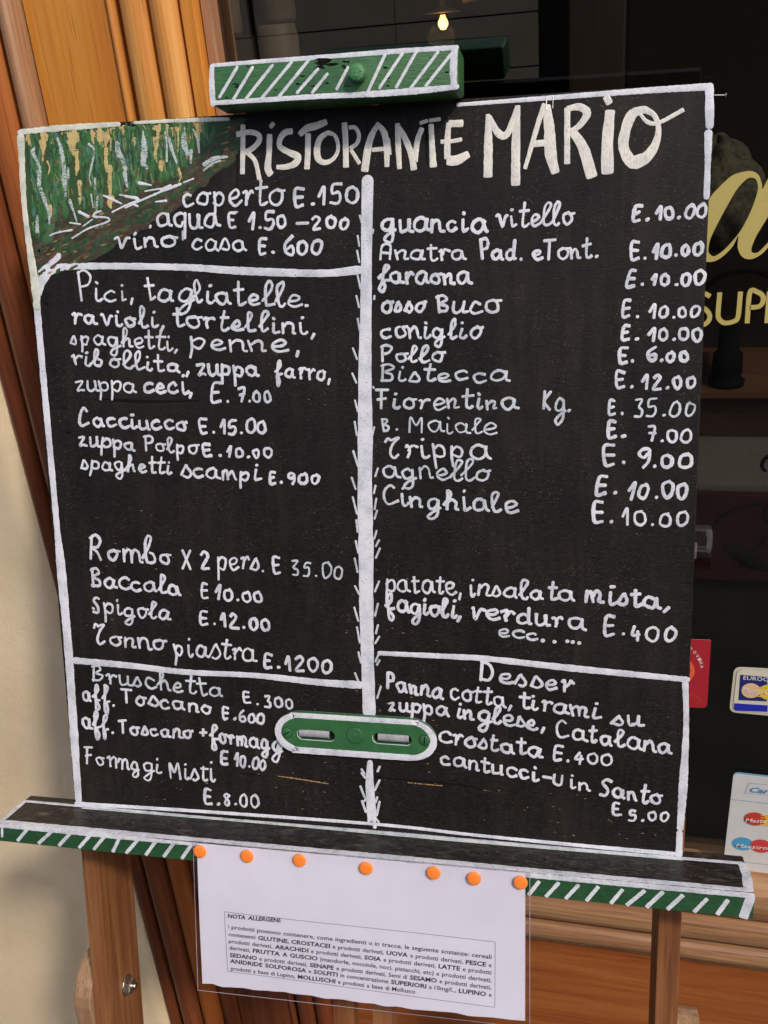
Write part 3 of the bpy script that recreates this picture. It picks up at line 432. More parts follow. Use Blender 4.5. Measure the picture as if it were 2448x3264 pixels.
# ---------------- wooden window frame
fr = empty('wooden_window_frame', 'orange varnished wooden window frame with fluted side boards and weathered sill', 'window frame', Matrix.Translation((0, .1, 0)))
def moulding(name, prof, mat, z0=0.0, z1=2.25, n=1):
    """vertical board: cross-section (x, y) list extruded up, y measured from the frame face"""
    mb = MB(); pr = smooth_prof(prof); vs = []; fs = []
    zs = [z0, z1]
    for z in zs:
        for x, y in pr: vs.append((x, y, z))
    m = len(pr)
    for i in range(m): fs.append((i, (i + 1) % m, m + (i + 1) % m, m + i))
    fs.append(tuple(range(m))[::-1]); fs.append(tuple(range(m, 2 * m)))
    mb.add(vs, fs); return mb.build(name, mat, fr, label=None)
def smooth_prof(prof): return prof
def rnd(x0, x1, h, d=.03, base=.0, flatk=0.0, n=10):
    """rounded strip profile from x0 to x1 whose crown stands h in front of the face"""
    pts = []
    for i in range(n + 1):
        a = math.pi * i / n; x = (x0 + x1) / 2 - (x1 - x0) / 2 * math.cos(a); y = base - h * (math.sin(a) ** (.55 if flatk else 1))
        pts.append((x, y))
    return [(x0, d)] + pts + [(x1, d)]
moulding('side_board', rnd(-.151, -.1315, .012, flatk=1), M['red_shade_wood'])
moulding('side_board', rnd(-.1265, -.0935, .020), M['red_shade_wood'])
moulding('side_board', rnd(-.0900, -.0565, .016, flatk=1), M['oak_r'])
moulding('moulding', rnd(-.0540, -.0355, .017), M['oak_c'], .56)
moulding('flat_board', [(-.0335, .03), (-.0335, .004), (-.028, .003), (-.01, .0005), (.03, -.001), (.0505, -.002), (.0505, .03)], M['oak'], .56)
moulding('bead', rnd(.0510, .0590, .006), M['oak_b'], .56)
moulding('moulding', rnd(.0640, .0905, .010), M['oak_b'], .56)
moulding('moulding', rnd(.0915, .1170, .014, base=.002), M['oak_b'], .56)
moulding('stop_board', [(.1195, .03), (.1195, .0), (.1210, -.002), (.1320, -.002), (.1330, 0), (.1330, .03)], M['oak'], .56)
moulding('inner_bead', [(.1335, .06), (.1335, .012), (.1345, .010), (.1405, .012), (.1420, .014), (.1420, .06)], M['oak_c'], .56)
moulding('shade_toned_moulding', rnd(-.0540, -.0355, .017), M['red_shade_wood'], 0, .558)  # lower run of the same boards, split off to carry shade in their colour
moulding('shade_toned_flat_board', [(-.0335, .03), (-.0335, .004), (-.028, .003), (-.01, .0005), (.03, -.001), (.0505, -.002), (.0505, .03)], M['red_shade_wood'], 0, .558)
moulding('shade_toned_bead', rnd(.0510, .0590, .006), M['red_shade_wood'], 0, .558)
moulding('shade_toned_moulding', rnd(.0640, .0905, .010), M['red_shade_wood'], 0, .558)
moulding('shade_toned_moulding', rnd(.0915, .1170, .014, base=.002), M['red_shade_wood'], 0, .558)
moulding('shade_toned_stop_board', [(.1195, .03), (.1195, .0), (.1210, -.002), (.1320, -.002), (.1330, 0), (.1330, .03)], M['red_shade_wood'], 0, .558)
moulding('shade_toned_inner_bead', [(.1335, .06), (.1335, .012), (.1345, .010), (.1405, .012), (.1420, .014), (.1420, .06)], M['red_shade_wood'], 0, .558)
box('backing_board', M['joint'], -.1515, .1425, .0301, .055, 0, 2.25, fr)
box('top_rail', M['oak'], .1425, 2.2, .002, .06, 2.06, 2.25, fr, .003)
# sill and panel under the glass, from x = .1425 to the far side
def hrail(name, z0, z1, h, mat, kind='r', d=.06):
    mb = MB(); n = 8; prof = []
    for i in range(n + 1):
        a = math.pi * i / n; prof.append((-h * (math.sin(a) ** (.6 if kind == 'f' else 1)), z1 + (z0 - z1) * (1 - math.cos(a)) / 2))
    prof = [(d, z1)] + prof + [(d, z0)]
    m = len(prof); vs = [(.1425, y, z) for y, z in prof] + [(2.2, y, z) for y, z in prof]
    fs = [(i, m + i, m + (i + 1) % m, (i + 1) % m) for i in range(m)] + [tuple(range(m)), tuple(range(m, 2 * m))[::-1]]
    mb.add(vs, fs); return mb.build(name, mat, fr)
S = [z * .001 for z in SILL]     # glass foot, band edges going down
hrail('sill', S[2], S[0], .004, M['oak_x'], 'f')
hrail('sill_moulding', S[4], S[3], .010, M['oak_x'], 'f')
hrail('sill_moulding', S[6], S[5], .012, M['oak_x'])
box('panel_bevel', M['oak_c'], .1425, 2.2, .004, .055, S[9] + .001, S[7], fr, .002)
box('lower_panel', M['panel_x'], .1425, 2.2, .008, .055, .14, S[9], fr)
box('skirting', M['oak_x'], .1425, 2.2, -.004, .055, 0, .139, fr, .003)

# ---------------- window pane with lettering (each a mesh on the glass)
GY = .135
win = empty('shop_window', 'large dark shop window glass with gold lettering right of the menu board', 'window', Matrix.Translation((.1425, GY, S[0])))
wi = Matrix.Translation((-.1425, -GY, -S[0]))
box('glass_pane', M['glass'], 0, 2.055, 0, .005, 0, 2.06 - S[0], win)
WP = lambda a, b, h: (a - .1425, -h, b - S[0])           # plane of the glass: x, z
# plane matrix: local xy -> window xz
MW = Matrix(((1, 0, 0, -.1425), (0, 0, -1, 0), (0, 1, 0, -S[0]), (0, 0, 0, 1)))
mm = lambda L: [(x * .001, y * .001) for x, y in L]
from_curve('gold_script_letter', [smooth_outline(mm(GOLD_O), 4), smooth_outline(mm(GOLD_I), 5)], M['gold'], .0003, MW @ Matrix.Translation((0, 0, .0004)), win)
def flat_strokes(name, items, w, mat, parent, place, h=.0005):
    mb = MB()
    for p in items:
        pts, ts = catmull([(p[i] * .001, p[i + 1] * .001) for i in range(0, len(p), 2)], .0015); vs = []; fs = []
        for i, q in enumerate(pts):
            d = (pts[min(i + 1, len(pts) - 1)] - pts[max(i - 1, 0)]).normalized(); n = Vector((-d.y, d.x)) * w / 2
            vs += [place(*(q + n), h), place(*(q - n), h)]
            if i: o = 2 * (i - 1); fs.append((o, o + 1, o + 3, o + 2))
        mb.add(vs, fs)
    return mb.build(name, mat, parent)
for k, p in enumerate(GS): flat_strokes('gold_letter', [p], .0042, M['gold'], win, WP, .0006)

# text helper: built-in font, mapped so that the line runs from a to b on a plane
def text_line(name, txt, a, b, mat, planem, parent, size=None, bold=0.0, shear=0.0, height=None, lift=.0006, fit=True, kind=None):
    cu = bpy.data.curves.new('t', 'FONT'); cu.body = txt; cu.size = 1; cu.shear = shear; cu.offset = bold; cu.resolution_u = 2
    t = bpy.data.objects.new('tmp', cu); COL.objects.link(t); bpy.context.view_layer.update()
    w = max(q[0] for q in t.bound_box) - min(q[0] for q in t.bound_box); x0 = min(q[0] for q in t.bound_box)
    bpy.data.objects.remove(t)
    A, B_ = Vector(a), Vector(b); d = B_ - A; L = d.length; ang = math.atan2(d.y, d.x)
    sx = L / w if fit else size; sy = height if height else sx
    mat4 = planem @ Matrix.Translation((A.x, A.y, lift)) @ Matrix.Rotation(ang, 4, 'Z') @ Matrix.Diagonal((sx, sy, 1, 1)) @ Matrix.Translation((-x0, 0, 0))
    return conv(name, cu, mat, mat4, parent, kind=kind)
def seg(t): return (t[0] * .001, t[1] * .001), (t[2] * .001, t[3] * .001)
def quad_sticker(name, pts, mat, rad, lift, parent, th=.0003, planem=None):
    """rounded quadrilateral sheet"""
    P = [Vector(p) for p in pts]; out = []
    for i in range(4):
        p = P[i]; a = (P[i - 1] - p).normalized(); b_ = (P[(i + 1) % 4] - p).normalized()
        r = rad[i] if isinstance(rad, (list, tuple)) else rad
        if r <= 0: out.append(p); continue
        s, e = p + a * r, p + b_ * r
        for k in range(6):
            t = k / 5; out.append(s * (1 - t) ** 2 + p * 2 * t * (1 - t) + e * t * t)
    return from_curve(name, [out], mat, th, (planem or MW) @ Matrix.Translation((0, 0, lift)), parent)
def disc(name, c, r, mat, lift, parent, sq=1.0, planem=None, n=40, hole=0):
    o = [[(c[0] + r * math.cos(2 * math.pi * k / n), c[1] + r * sq * math.sin(2 * math.pi * k / n)) for k in range(n)]]
    if hole: o.append([(c[0] + hole * math.cos(2 * math.pi * k / n), c[1] + hole * sq * math.sin(2 * math.pi * k / n)) for k in range(n)])
    return from_curve(name, o, mat, .0002, (planem or MW) @ Matrix.Translation((0, 0, lift)), parent)
def inset(pts, d):
    c = sum((Vector(p) for p in pts), Vector((0, 0))) / 4; out = []
    P = [Vector(p) for p in pts]
    for i, p in enumerate(P):
        a = (P[i - 1] - p).normalized(); b_ = (P[(i + 1) % 4] - p).normalized(); out.append(p + (a + b_) * d)
    return out
Sroot = Matrix.Translation((.1425, GY, S[0]))
def sticker_root(name, label, cat): return empty(name, label, cat, Sroot)
# red sticker with an orange ring and fork
t = sticker_root('red_sticker', 'red window sticker with orange plate ring and fork, half behind the board', 'sticker')
quad_sticker('sheet', mm(ST['red']), flat('red sticker', (.42, .022, .035)), [0, .001, .006, 0], .0004, t)
quad_sticker('border', mm(ST['red']), flat('pale sticker edge', (.62, .45, .45)), [0, .001, .006, 0], .0002, t).scale = (1, 1, 1)
rc = (ST['redc'][0] * .001, ST['redc'][1] * .001)
disc('plate_ring', rc, ST['redr'] * .001, flat('orange red print', (.80, .13, .05)), .0007, t, 1.03, hole=ST['redr'] * .001 * .74)
flat_strokes('fork', [sum([list(q) for q in [ST['fork'][i], ST['fork'][i + 1]]], []) for i in (0, 2, 4)], .0012, flat('fork print', (.62, .05, .04)), t, WP, .0012)
for ch, p in zip('DOVINA', ST['redl']):
    px, py = p[0] * .001, p[1] * .001; ang = math.atan2(py - rc[1], px - rc[0]) - math.pi / 2
    cs, sn = math.cos(ang), math.sin(ang); w = .0034
    text_line('letter', ch, (px - cs * w / 2 - -sn * -.0018, py - sn * w / 2 - .0018 * cs), (px + cs * w / 2 - sn * -.0018 * -1, py + sn * w / 2 - .0018 * cs), flat('pale print', (.75, .62, .60)), MW, t, bold=.02, height=.0052, lift=.0010)
# bank card sticker
t = sticker_root('card_sticker', 'cream rounded payment card sticker with blue band on the window glass', 'sticker')
mcq = mm(ST['mc']); mcq[1] = (mcq[1][0], mcq[1][1])
quad_sticker('sheet', mcq, flat('cream vinyl', (.60, .55, .42)), .008, .0003, t)
quad_sticker('inner_line', inset(mcq, .0028), flat('pale blue line', (.30, .34, .50)), .007, .0006, t)
quad_sticker('inner_sheet', inset(mcq, .0033), flat('cream vinyl inner', (.66, .62, .50)), .007, .0009, t)
quad_sticker('blue_panel', mm(ST['mcp']) , flat('navy print', (.018, .025, .16)), 0, .0012, t)
quad_sticker('blue_band', mm(ST['mcb']), flat('blue print', (.02, .03, .42)), [0, 0, 0, .005], .0012, t)
r_ = ST['mccr'] * .001
disc('yellow_disc', (ST['mcc'][1][0] * .001, ST['mcc'][1][1] * .001), r_, flat('yellow print', (.75, .55, .04)), .0015, t)
disc('peach_disc', (ST['mcc'][0][0] * .001, ST['mcc'][0][1] * .001), r_, flat('peach print', (.75, .50, .32)), .0018, t)
fy = flat('yellow bar print', (.80, .50, .05))
cx, cy = ST['mcc'][1][0] * .001 - r_ * .72, ST['mcc'][1][1] * .001
for k in range(4): box('bar', fy, cx - .1425 - .006, cx - .1425 + .006, -.0021, -.00205, cy + (.45 - k * .3) * r_ * 1.4 - S[0] - .0006, cy + (.45 - k * .3) * r_ * 1.4 - S[0] + .0006, t)
a, b_ = seg(ST['eu']); text_line('lettering', 'EUROC', a, b_, flat('white print', (.8, .8, .78)), MW, t, bold=.0, height=.0072, lift=.0018)
a, b_ = seg(ST['ma'])
text_line('lettering', 'MasterC', a, (b_[0] + .002, b_[1]), flat('white print', (.82, .80, .76)), MW, t, bold=0, shear=.25, height=.0100, lift=.0025)
# sheet of accepted cards
t = sticker_root('payment_sheet', 'white sheet of payment card logos on the window glass above the ledge', 'sticker')
csq = mm(ST['cs'])
quad_sticker('blue_edge', csq, flat('light blue print', (.16, .35, .52)), .006, .0003, t)
low = [(p[0], p[1] - (.0022 if i < 2 else 0)) for i, p in enumerate(csq)]
quad_sticker('sheet', low, flat('white vinyl', (.60, .60, .60)), .005, .0006, t)
ln = flat('blue rule print', (.16, .32, .44))
for key in ('d1', 'd2'): flat_strokes('rule', [list(ST[key])], .0007, ln, t, WP, .0010)
cb = mm(ST['carb']); flat_strokes('frame_line', [list(x * 1000 for q in (cb[i], cb[(i + 1) % 4]) for x in q) for i in range(4)], .0006, flat('grey rule', (.25, .33, .42)), t, WP, .0010)
a, b_ = seg(ST['car']); text_line('lettering', 'Car', a, (b_[0] + .002, b_[1]), flat('blue lettering', (.05, .22, .46)), MW, t, bold=.03, shear=.3, height=.0105, lift=.0010)
r2 = ST['m2r'] * .001
disc('yellow_disc', (ST['m2'][1][0] * .001, ST['m2'][1][1] * .001), r2 * 1.05, flat('ochre print', (.72, .48, .05)), .0010, t, .85)
disc('red_disc', (ST['m2'][0][0] * .001, ST['m2'][0][1] * .001), r2 * 1.05, flat('red print', (.52, .05, .035)), .0014, t, .85)
cx, cy = ST['m2'][1][0] * .001 - r2 * .7, ST['m2'][1][1] * .001
for k in range(5): box('bar', fy, cx - .1425 - .005, cx - .1425 + .004, -.0018, -.00175, cy + (.5 - k * .25) * r2 * 1.3 - S[0] - .0005, cy + (.5 - k * .25) * r2 * 1.3 - S[0] + .0005, t)
a, b_ = seg(ST['m2t']); text_line('lettering', 'Master', (a[0], a[1] - .0012), (b_[0], b_[1] - .0012), flat('white print', (.8, .8, .78)), MW, t, bold=.005, shear=.25, height=.0078, lift=.0022)
r3 = ST['m3r'] * .001
disc('blue_disc', (ST['m3'][0][0] * .001, ST['m3'][0][1] * .001), r3 * 1.02, flat('cyan print', (.07, .32, .55)), .0010, t, .85)
disc('red_disc', (ST['m3'][1][0] * .001, ST['m3'][1][1] * .001), r3 * 1.02, flat('red print', (.55, .05, .045)), .0014, t, .85)
a, b_ = seg(ST['m3t']); text_line('lettering', 'Maestro', (a[0], a[1] - .0012), (b_[0], b_[1] - .0012), flat('white print', (.8, .8, .78)), MW, t, bold=.005, shear=.25, height=.0078, lift=.0022)
gp = flat('green print', (.10, .38, .26)); a, b_ = seg(ST['ba']); text_line('lettering', 'BA', a, b_, gp, MW, t, bold=.02, height=.0095, lift=.0010)
c0 = (ST['bal'][0] * .001, ST['bal'][1] * .001)
for k in (-1, 1): quad_sticker('emblem', [(c0[0] - .004, c0[1] + k * .0012), (c0[0] + .0085, c0[1] + k * .0012), (c0[0] + .005, c0[1] + k * .0042), (c0[0] - .0035, c0[1] + k * .0042)][::(1 if k > 0 else -1)], gp, .001, .0010, t)

# ---------------- what stands behind the glass
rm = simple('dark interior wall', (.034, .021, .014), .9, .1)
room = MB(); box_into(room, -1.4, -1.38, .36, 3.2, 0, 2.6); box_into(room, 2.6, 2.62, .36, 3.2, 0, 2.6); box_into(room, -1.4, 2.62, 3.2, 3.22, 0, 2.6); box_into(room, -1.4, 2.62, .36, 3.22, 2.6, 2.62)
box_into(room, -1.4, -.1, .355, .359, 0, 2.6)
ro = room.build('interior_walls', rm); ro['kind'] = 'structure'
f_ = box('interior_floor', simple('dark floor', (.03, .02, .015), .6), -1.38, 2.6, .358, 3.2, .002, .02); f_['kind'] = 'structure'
bw = empty('brown_cupboard', 'dim brown wooden cupboard deep inside the shop right of the lamp', 'cupboard', Matrix.Translation((.5, .8, 0)))
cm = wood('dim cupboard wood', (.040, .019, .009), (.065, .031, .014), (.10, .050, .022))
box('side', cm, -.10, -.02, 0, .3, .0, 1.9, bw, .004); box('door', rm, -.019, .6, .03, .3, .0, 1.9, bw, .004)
# hanging lamp
LX, LY, LZ = .218, .80, 1.494
lamp = empty('pendant_lamp', 'small lit bulb under a flat shade glowing behind the glass', 'lamp', Matrix.Translation((LX, LY, LZ)))
em = bpy.data.materials.new('glowing bulb'); em.use_nodes = True; e_ = em.node_tree.nodes['Principled BSDF']; e_.inputs['Emission Color'].default_value = (1, .50, .12, 1); e_.inputs['Emission Strength'].default_value = 4
brass = simple('dull brass', (.30, .19, .08), .4, .5, .2, 200, .6)
lathe('bulb', [(.0005, -.010), (.004, -.009), (.0075, -.003), (.0070, .002), (.004, .007), (.0035, .010)], em, lambda a, b, h: (a, b, h), lamp)
lathe('shade', [(.026, .0125), (.027, .0135), (.010, .019), (.004, .022), (.003, .030)], brass, lambda a, b, h: (a, b, h), lamp)
mb = MB(); tube(mb, [(0, 0, .03), (0, 0, .5)], .0012); mb.build('cord', M['gouge'], lamp)
mb = MB(); tube(mb, [(.03, 0, .026), (.05, 0, .030), (.08, 0, .028)], [.004, .005, .003]); mb.build('bracket', brass, lamp)
pl_ = bpy.data.lights.new('lamp_light', 'POINT'); pl_.energy = .10; pl_.color = (1, .62, .30); pl_.shadow_soft_size = .02
po = bpy.data.objects.new('lamp_light', pl_); COL.objects.link(po); po.parent = lamp; po.location = (0, -.03, -.02)
# stoneware jars left, seen above the clamp's left end
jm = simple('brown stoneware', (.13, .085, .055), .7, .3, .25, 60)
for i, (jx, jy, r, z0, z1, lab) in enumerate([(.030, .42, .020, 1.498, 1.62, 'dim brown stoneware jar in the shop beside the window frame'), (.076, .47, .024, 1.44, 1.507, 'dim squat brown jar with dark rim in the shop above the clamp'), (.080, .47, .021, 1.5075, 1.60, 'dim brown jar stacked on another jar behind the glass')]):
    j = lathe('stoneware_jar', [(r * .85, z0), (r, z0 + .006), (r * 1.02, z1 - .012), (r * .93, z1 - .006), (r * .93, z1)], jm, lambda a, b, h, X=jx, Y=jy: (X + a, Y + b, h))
    tag(j, lab, 'jar', 'jars behind the window')
js = box('jar_shelf', rm, -.06, .125, .36, .52, 1.425, 1.4395); tag(js, 'dark narrow shelf holding jars behind the window glass', 'shelf')
sb = box('jar_block', rm, -.02, .05, .38, .46, 1.44, 1.4975); tag(sb, 'dark box under the left jar on the narrow shelf', 'box')
# lumpy sack
def lump():
    mb = MB(); n, m = 36, 26; vs = []; fs = []; rs = random.Random(5)
    for j in range(m + 1):
        ph = math.pi * j / m
        for i in range(n):
            th = 2 * math.pi * i / n
            d = 1 + .07 * math.sin(5 * th + 3 * ph) + .05 * math.sin(9 * th - 7 * ph) + rs.uniform(-.02, .02)
            vs.append((.047 * d * math.sin(ph) * math.cos(th) * (1.25 - .35 * math.cos(ph)), .06 * d * math.sin(ph) * math.sin(th), .062 * d * math.cos(ph)))
    for j in range(m):
        for i in range(n): a, b = j * n + i, j * n + (i + 1) % n; fs.append((a, b, b + n, a + n))
    mb.add(vs, fs); return mb
sk = lump().build('rough_bundle', simple('rough grey brown cloth', (.062, .050, .034), .95, .02, .5, 160, bmp=1.0), smooth=True); sk.location = (.592, .47, 1.285)
tag(sk, 'rough grey brown bundle behind the gold script letter', 'bundle')
# table with cloth, and candle stand
tb = empty('covered_table', 'table under a grey cloth with deep red front drop behind the glass', 'table', Matrix.Translation((.9, .34, 0)))
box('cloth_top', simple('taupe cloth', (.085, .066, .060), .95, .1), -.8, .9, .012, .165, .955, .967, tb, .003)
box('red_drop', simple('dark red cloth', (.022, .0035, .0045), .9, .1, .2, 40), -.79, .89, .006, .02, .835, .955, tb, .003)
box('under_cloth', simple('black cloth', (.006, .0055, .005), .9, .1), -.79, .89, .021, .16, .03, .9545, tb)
tc_ = box('table_card', simple('dull pink card', (.30, .22, .23), .7), .578, .590, .340, .3415, .868, .890); tag(tc_, 'small dull pink card against the red table drop', 'card')
bbm = wood('brown back board', (.045, .018, .008), (.080, .033, .013), (.12, .052, .020), 'X')
bk = MB(); box_into(bk, .30, 2.3, .520, .54, .60, 1.078); box_into(bk, .30, 2.3, .455, .5198, 1.038, 1.046); bk = bk.build('back_board', bbm)
tag(bk, 'brown wooden board with a narrow shelf behind the covered table', 'board')
ir = simple('black iron', (.004, .004, .004), .95, .02)
cs_ = empty('candle_stand', 'squat black stand before the brown board behind the glass', 'stand', Matrix.Translation((.622, .485, 1.0465)))
lathe('base', [(.022, 0), (.023, .006), (.016, .012), (.019, .016), (.018, .040), (.013, .046), (.012, .075)], ir, lambda a, b, h: (a, b, h), cs_)
mb = MB(); tube(mb, [(.012 + .055 * math.cos(R(a)), 0, .095 + .05 * math.sin(R(a))) for a in range(0, 181, 12)], .003); mb.build('hoop', ir, cs_)
def spiral(cx, cz, r0, r1, a0, a1, n=26): return [(cx + (r0 + (r1 - r0) * k / n) * math.cos(R(a0 + (a1 - a0) * k / n)), 0, cz + (r0 + (r1 - r0) * k / n) * math.sin(R(a0 + (a1 - a0) * k / n))) for k in range(n + 1)]
sc_ = empty('iron_scrollwork', 'black wrought iron scrollwork with a leaf close behind the window glass', 'ironwork', Matrix.Translation((.63, .20, .9)))
for args, w in (((.018, .155, .006, .022, 220, -30), .0020), ((.045, .120, .010, .030, 250, 80), .0026), ((.030, .100, .004, .018, 400, 90), .0016), ((.010, .060, .050, .055, 190, 20), .0012)):
    mb = MB(); tube(mb, spiral(*args), w, 6); mb.build('scroll', ir, sc_)
mb = MB(); tube(mb, [(.045, 0, .10), (.02, 0, .075), (-.005, 0, .035)], .0012, 6); mb.build('stem', ir, sc_)
mb = MB(); tube(mb, [(-.022, 0, .062), (-.010, 0, .056), (.004, .0, .048), (.018, 0, .040), (.032, 0, .036)], [.003, .009, .011, .007, .001], 8); mb.build('leaf', ir, sc_)

# ============================================================ THE EASEL (ledge, clamp, legs) in the board frame
OV = 1.49
easel = empty('display_easel', 'wooden display easel with green striped ledge and green striped top clamp', 'easel', rooted(.28, OV, -.03))
EP = lambda u, v, w: (u - .28, -v + OV, w + .03)
def ebox(name, mat, u0, u1, v0, v1, w0, w1, bevel=0, **k): return box(name, mat, u0 - .28, u1 - .28, OV - v1, OV - v0, w0 + .03, w1 + .03, easel, bevel, **k)
WL, WC = .0460, .0350
ledge_top = green('worn black ledge paint', (.010, .009, .008), (.020, .017, .014))
def ledge_mat():
    m, nt, b = new_mat('worn black ledge paint'); v = tc(nt)
    n = noise(nt, tc(nt, (1, 1, 3)), 55, 6, .68, .4); n2 = noise(nt, tc(nt, (1, 1, 4)), 260, 5, .6)
    c = ramp(nt, n, [(.40, (.006, .0055, .005)), (.52, (.013, .0105, .009)), (.62, (.045, .036, .028)), (.76, (.14, .115, .095))])
    c = mix(nt, ramp(nt, n2, [(.55, (0, 0, 0)), (.75, (.6, .6, .6))]), c, (.16, .14, .12))
    sp = ramp(nt, noise(nt, v, 330, 2), [(.73, (0, 0, 0)), (.76, (1, 1, 1))]); c = mix(nt, math_(nt, 'MULTIPLY', sp, .6), c, (.40, .32, .18))
    nt.links.new(c, b.inputs['Base Color']); nt.links.new(ramp(nt, n, [(.3, (.25, .25, .25)), (.7, (.55, .55, .55))]), b.inputs['Roughness']); bump(nt, b, n2, .5, .0012); return m
led = ebox('ledge', ledge_mat(), -.0545, .6105, .6150, .6330, -.0115, .0452, .0022)
ebox('ledge_face', M['green_dark'], -.0548, .6108, .6152, .6333, .0454, WL, .0003)
for o_ in [o for o in COL.objects if o.name in ('ledge', 'ledge_face')]:
    for v in o_.data.vertices:                              # the bar is a little deeper at its right end
        if v.co.y < OV - .624: v.co.y += .0012 - .0048 * (v.co.x + .3345) / .665
PF = lambda a, b, h: EP(a, b, WL + .0001 + h)             # front face of the ledge
PT = lambda a, b, h: EP(a, .6149 - h, b)                  # top of the ledge: a = u, b = w
def clip(p):
    bot = lambda u: 632.2 + 4.8 * (u + 54.5) / 665 - .9
    return [p[0], max(p[1], 617.4), p[2], min(p[3], bot(p[2]))] if len(p) == 4 else p
strokes('white_stripe', [(w, clip(p)) for w, p in LED], M['white'], PF, easel, blunt=.45)
trim = [([7.0, 8.5, 7, 8.5, 7, 6.0], [-53, 42, 40, 42.4, 145, 42, 330, 42, 470, 42.2, 608, 42]), ([4.5, 3, 4.5, 5, 4.5], [-52, 1.5, 140, 2.2, 300, 1.8, 460, 2.6, 606, 1.8]), (4.5, [-52.3, 2, -52.3, 40]), ([6, 7, 8], [607, 2, 608.5, 20, 607, 40])]
strokes('white_trim', trim, M['white'], PT, easel, h=.00015)
strokes('white_trim', [([3.6, 4.4, 3.2, 4.6, 4.4], [-53, 616.4, 60, 616.8, 150, 617, 400, 617, 609, 616.8])], M['white'], PF, easel, h=.00014)
strokes('green_trim', [([2.2, 1.4, 2.4, 1.6], [10, 5.2, 200, 4.6, 360, 5.6, 560, 4.8])], M['pale_green'], PT, easel, h=.00014)
# top clamp
mbc = MB(); box_into(mbc, .187 - .28, .3782 - .28, OV - .0002, OV + .0300, .0302, .03 + WC - .0002)
clamp_o = mbc.build('clamp', M['green'], easel, bevel=.0030, seg=3, smooth=True)
PC = lambda a, b, h: EP(a, b, WC + .00005 + h)
strokes('white_stripe', CL[:13], M['white'], PC, easel, h=.00025, jit=.12)
strokes('white_trim', CL[13:], M['white'], PC, easel, h=.00014, jit=.10)
gg = MB(); rs = random.Random(11)
for k in range(16):
    u = rs.uniform(.268, .292); v = -.0275 + rs.uniform(0, .0075); L = rs.uniform(.003, .010)
    ribbon(gg, [(u, v), (u + L * .5, v + rs.uniform(-.0006, .0006)), (u + L, v + rs.uniform(-.001, .001))], [.0006, rs.uniform(.0010, .0020), .0005], PC, h=.00015, jit=.3)
for k in range(26):
    u = rs.uniform(.192, .372); v = rs.uniform(-.027, -.004); ribbon(gg, [(u, v), (u + rs.uniform(.0008, .003), v + .0002)], rs.uniform(.0004, .0011), PC, h=.00015, jit=.3)
gg.build('worm_holes', M['gouge'], easel)
pu, pv = PIN[0] * .001, PIN[1] * .001
lathe('pin', [(.0062, .0), (.0062, .0075), (.0057, .0090), (.0035, .0098), (.0005, .0100)], green('pin paint', (.04, .15, .05), (.07, .23, .08)), lambda a, b, h: EP(pu + a, pv + b, WC + h), easel, n=48, smooth=False)
# legs, struts, mast
for u0, u1 in ((-.0052, .0122), (.5432, .5628)): ebox('leg', M['leg'], u0, u1, .6332, OV, -.080, -.0118, .0012)
ebox('cross_rail', M['leg'], -.0050, .5626, .585, .6148, -.080, -.0125, .001)
for u0, u1 in ((.2455, .2660), (.2845, .3045)): ebox('mast_rail', M['leg'], u0, u1, -.020, 1.30, -.0330, -.0127, .001)
ebox('mast_block', M['leg'], .2661, .2844, -.019, .10, -.031, -.014, .0008)
def strut(u0, u1, name='strut'):
    mb = MB(); pr = []; cw, cv, r = -.045, .838, .0395; tilt = math.tan(R(9))
    for k in range(13):
        a = R(-5 + 190 * k / 12); pr.append((cw + r * math.cos(a), cv - r * math.sin(a)))
    pr += [(cw - r - tilt * (1.44 - cv), 1.44), (cw + r * .9 - tilt * (1.44 - cv), 1.44)]
    n = len(pr); vs = [EP(u0, v, w) for w, v in pr] + [EP(u1, v, w) for w, v in pr]
    fs = [(i, (i + 1) % n, n + (i + 1) % n, n + i) for i in range(n)] + [tuple(range(n))[::-1], tuple(range(n, 2 * n))]
    mb.add(vs, fs); return mb.build(name, M['leg2'], easel, bevel=.0012)
strut(-.0238, -.0054); strut(.5630, .5850)
def bolt(u, v, w):
    mb = MB(); vs = []; n = 6
    for h, r in ((0, .0086), (.0058, .0086), (.0070, .0074)):
        for k in range(n): a = R(60 * k + 15); vs.append(EP(u + h, v + r * math.sin(a), w + r * math.cos(a)))
    fs = [(j * n + k, j * n + (k + 1) % n, (j + 1) * n + (k + 1) % n, (j + 1) * n + k) for j in range(2) for k in range(n)] + [tuple(2 * n + k for k in range(n))]
    mb.add(vs, fs); mb.build('nut', M['metal'], easel)
    lathe('bolt', [(.0036, 0), (.0036, .010), (.0030, .0108), (.0004, .011)], M['metal'], lambda a, b, h: EP(u + h, v + a, w + b), easel, n=14)
    lathe('washer', [(.0105, 0), (.0105, .0012), (.0100, .0013)], M['metal'], lambda a, b, h: EP(u + h - .0002, v + a, w + b), easel, n=22)
bolt(.0124, .843, -.0445 - .004)

# ============================================================ THE MENU BOARD
menu = empty('menu_board', 'black painted menu board with white handwritten dishes and a cypress painting', 'menu board', rooted(.28, .6146, -.005))
def BPn(u, v, w): return (u - .28, -v + .6146, w + .005)
PB = lambda a, b, h: BPn(a, b, h)
mbb = MB(); box_into(mbb, -.28, .28, 0.0002, .6146, -.0062, .005)
bd = mbb.build('board_panel', M['board'], menu, bevel=.0011)
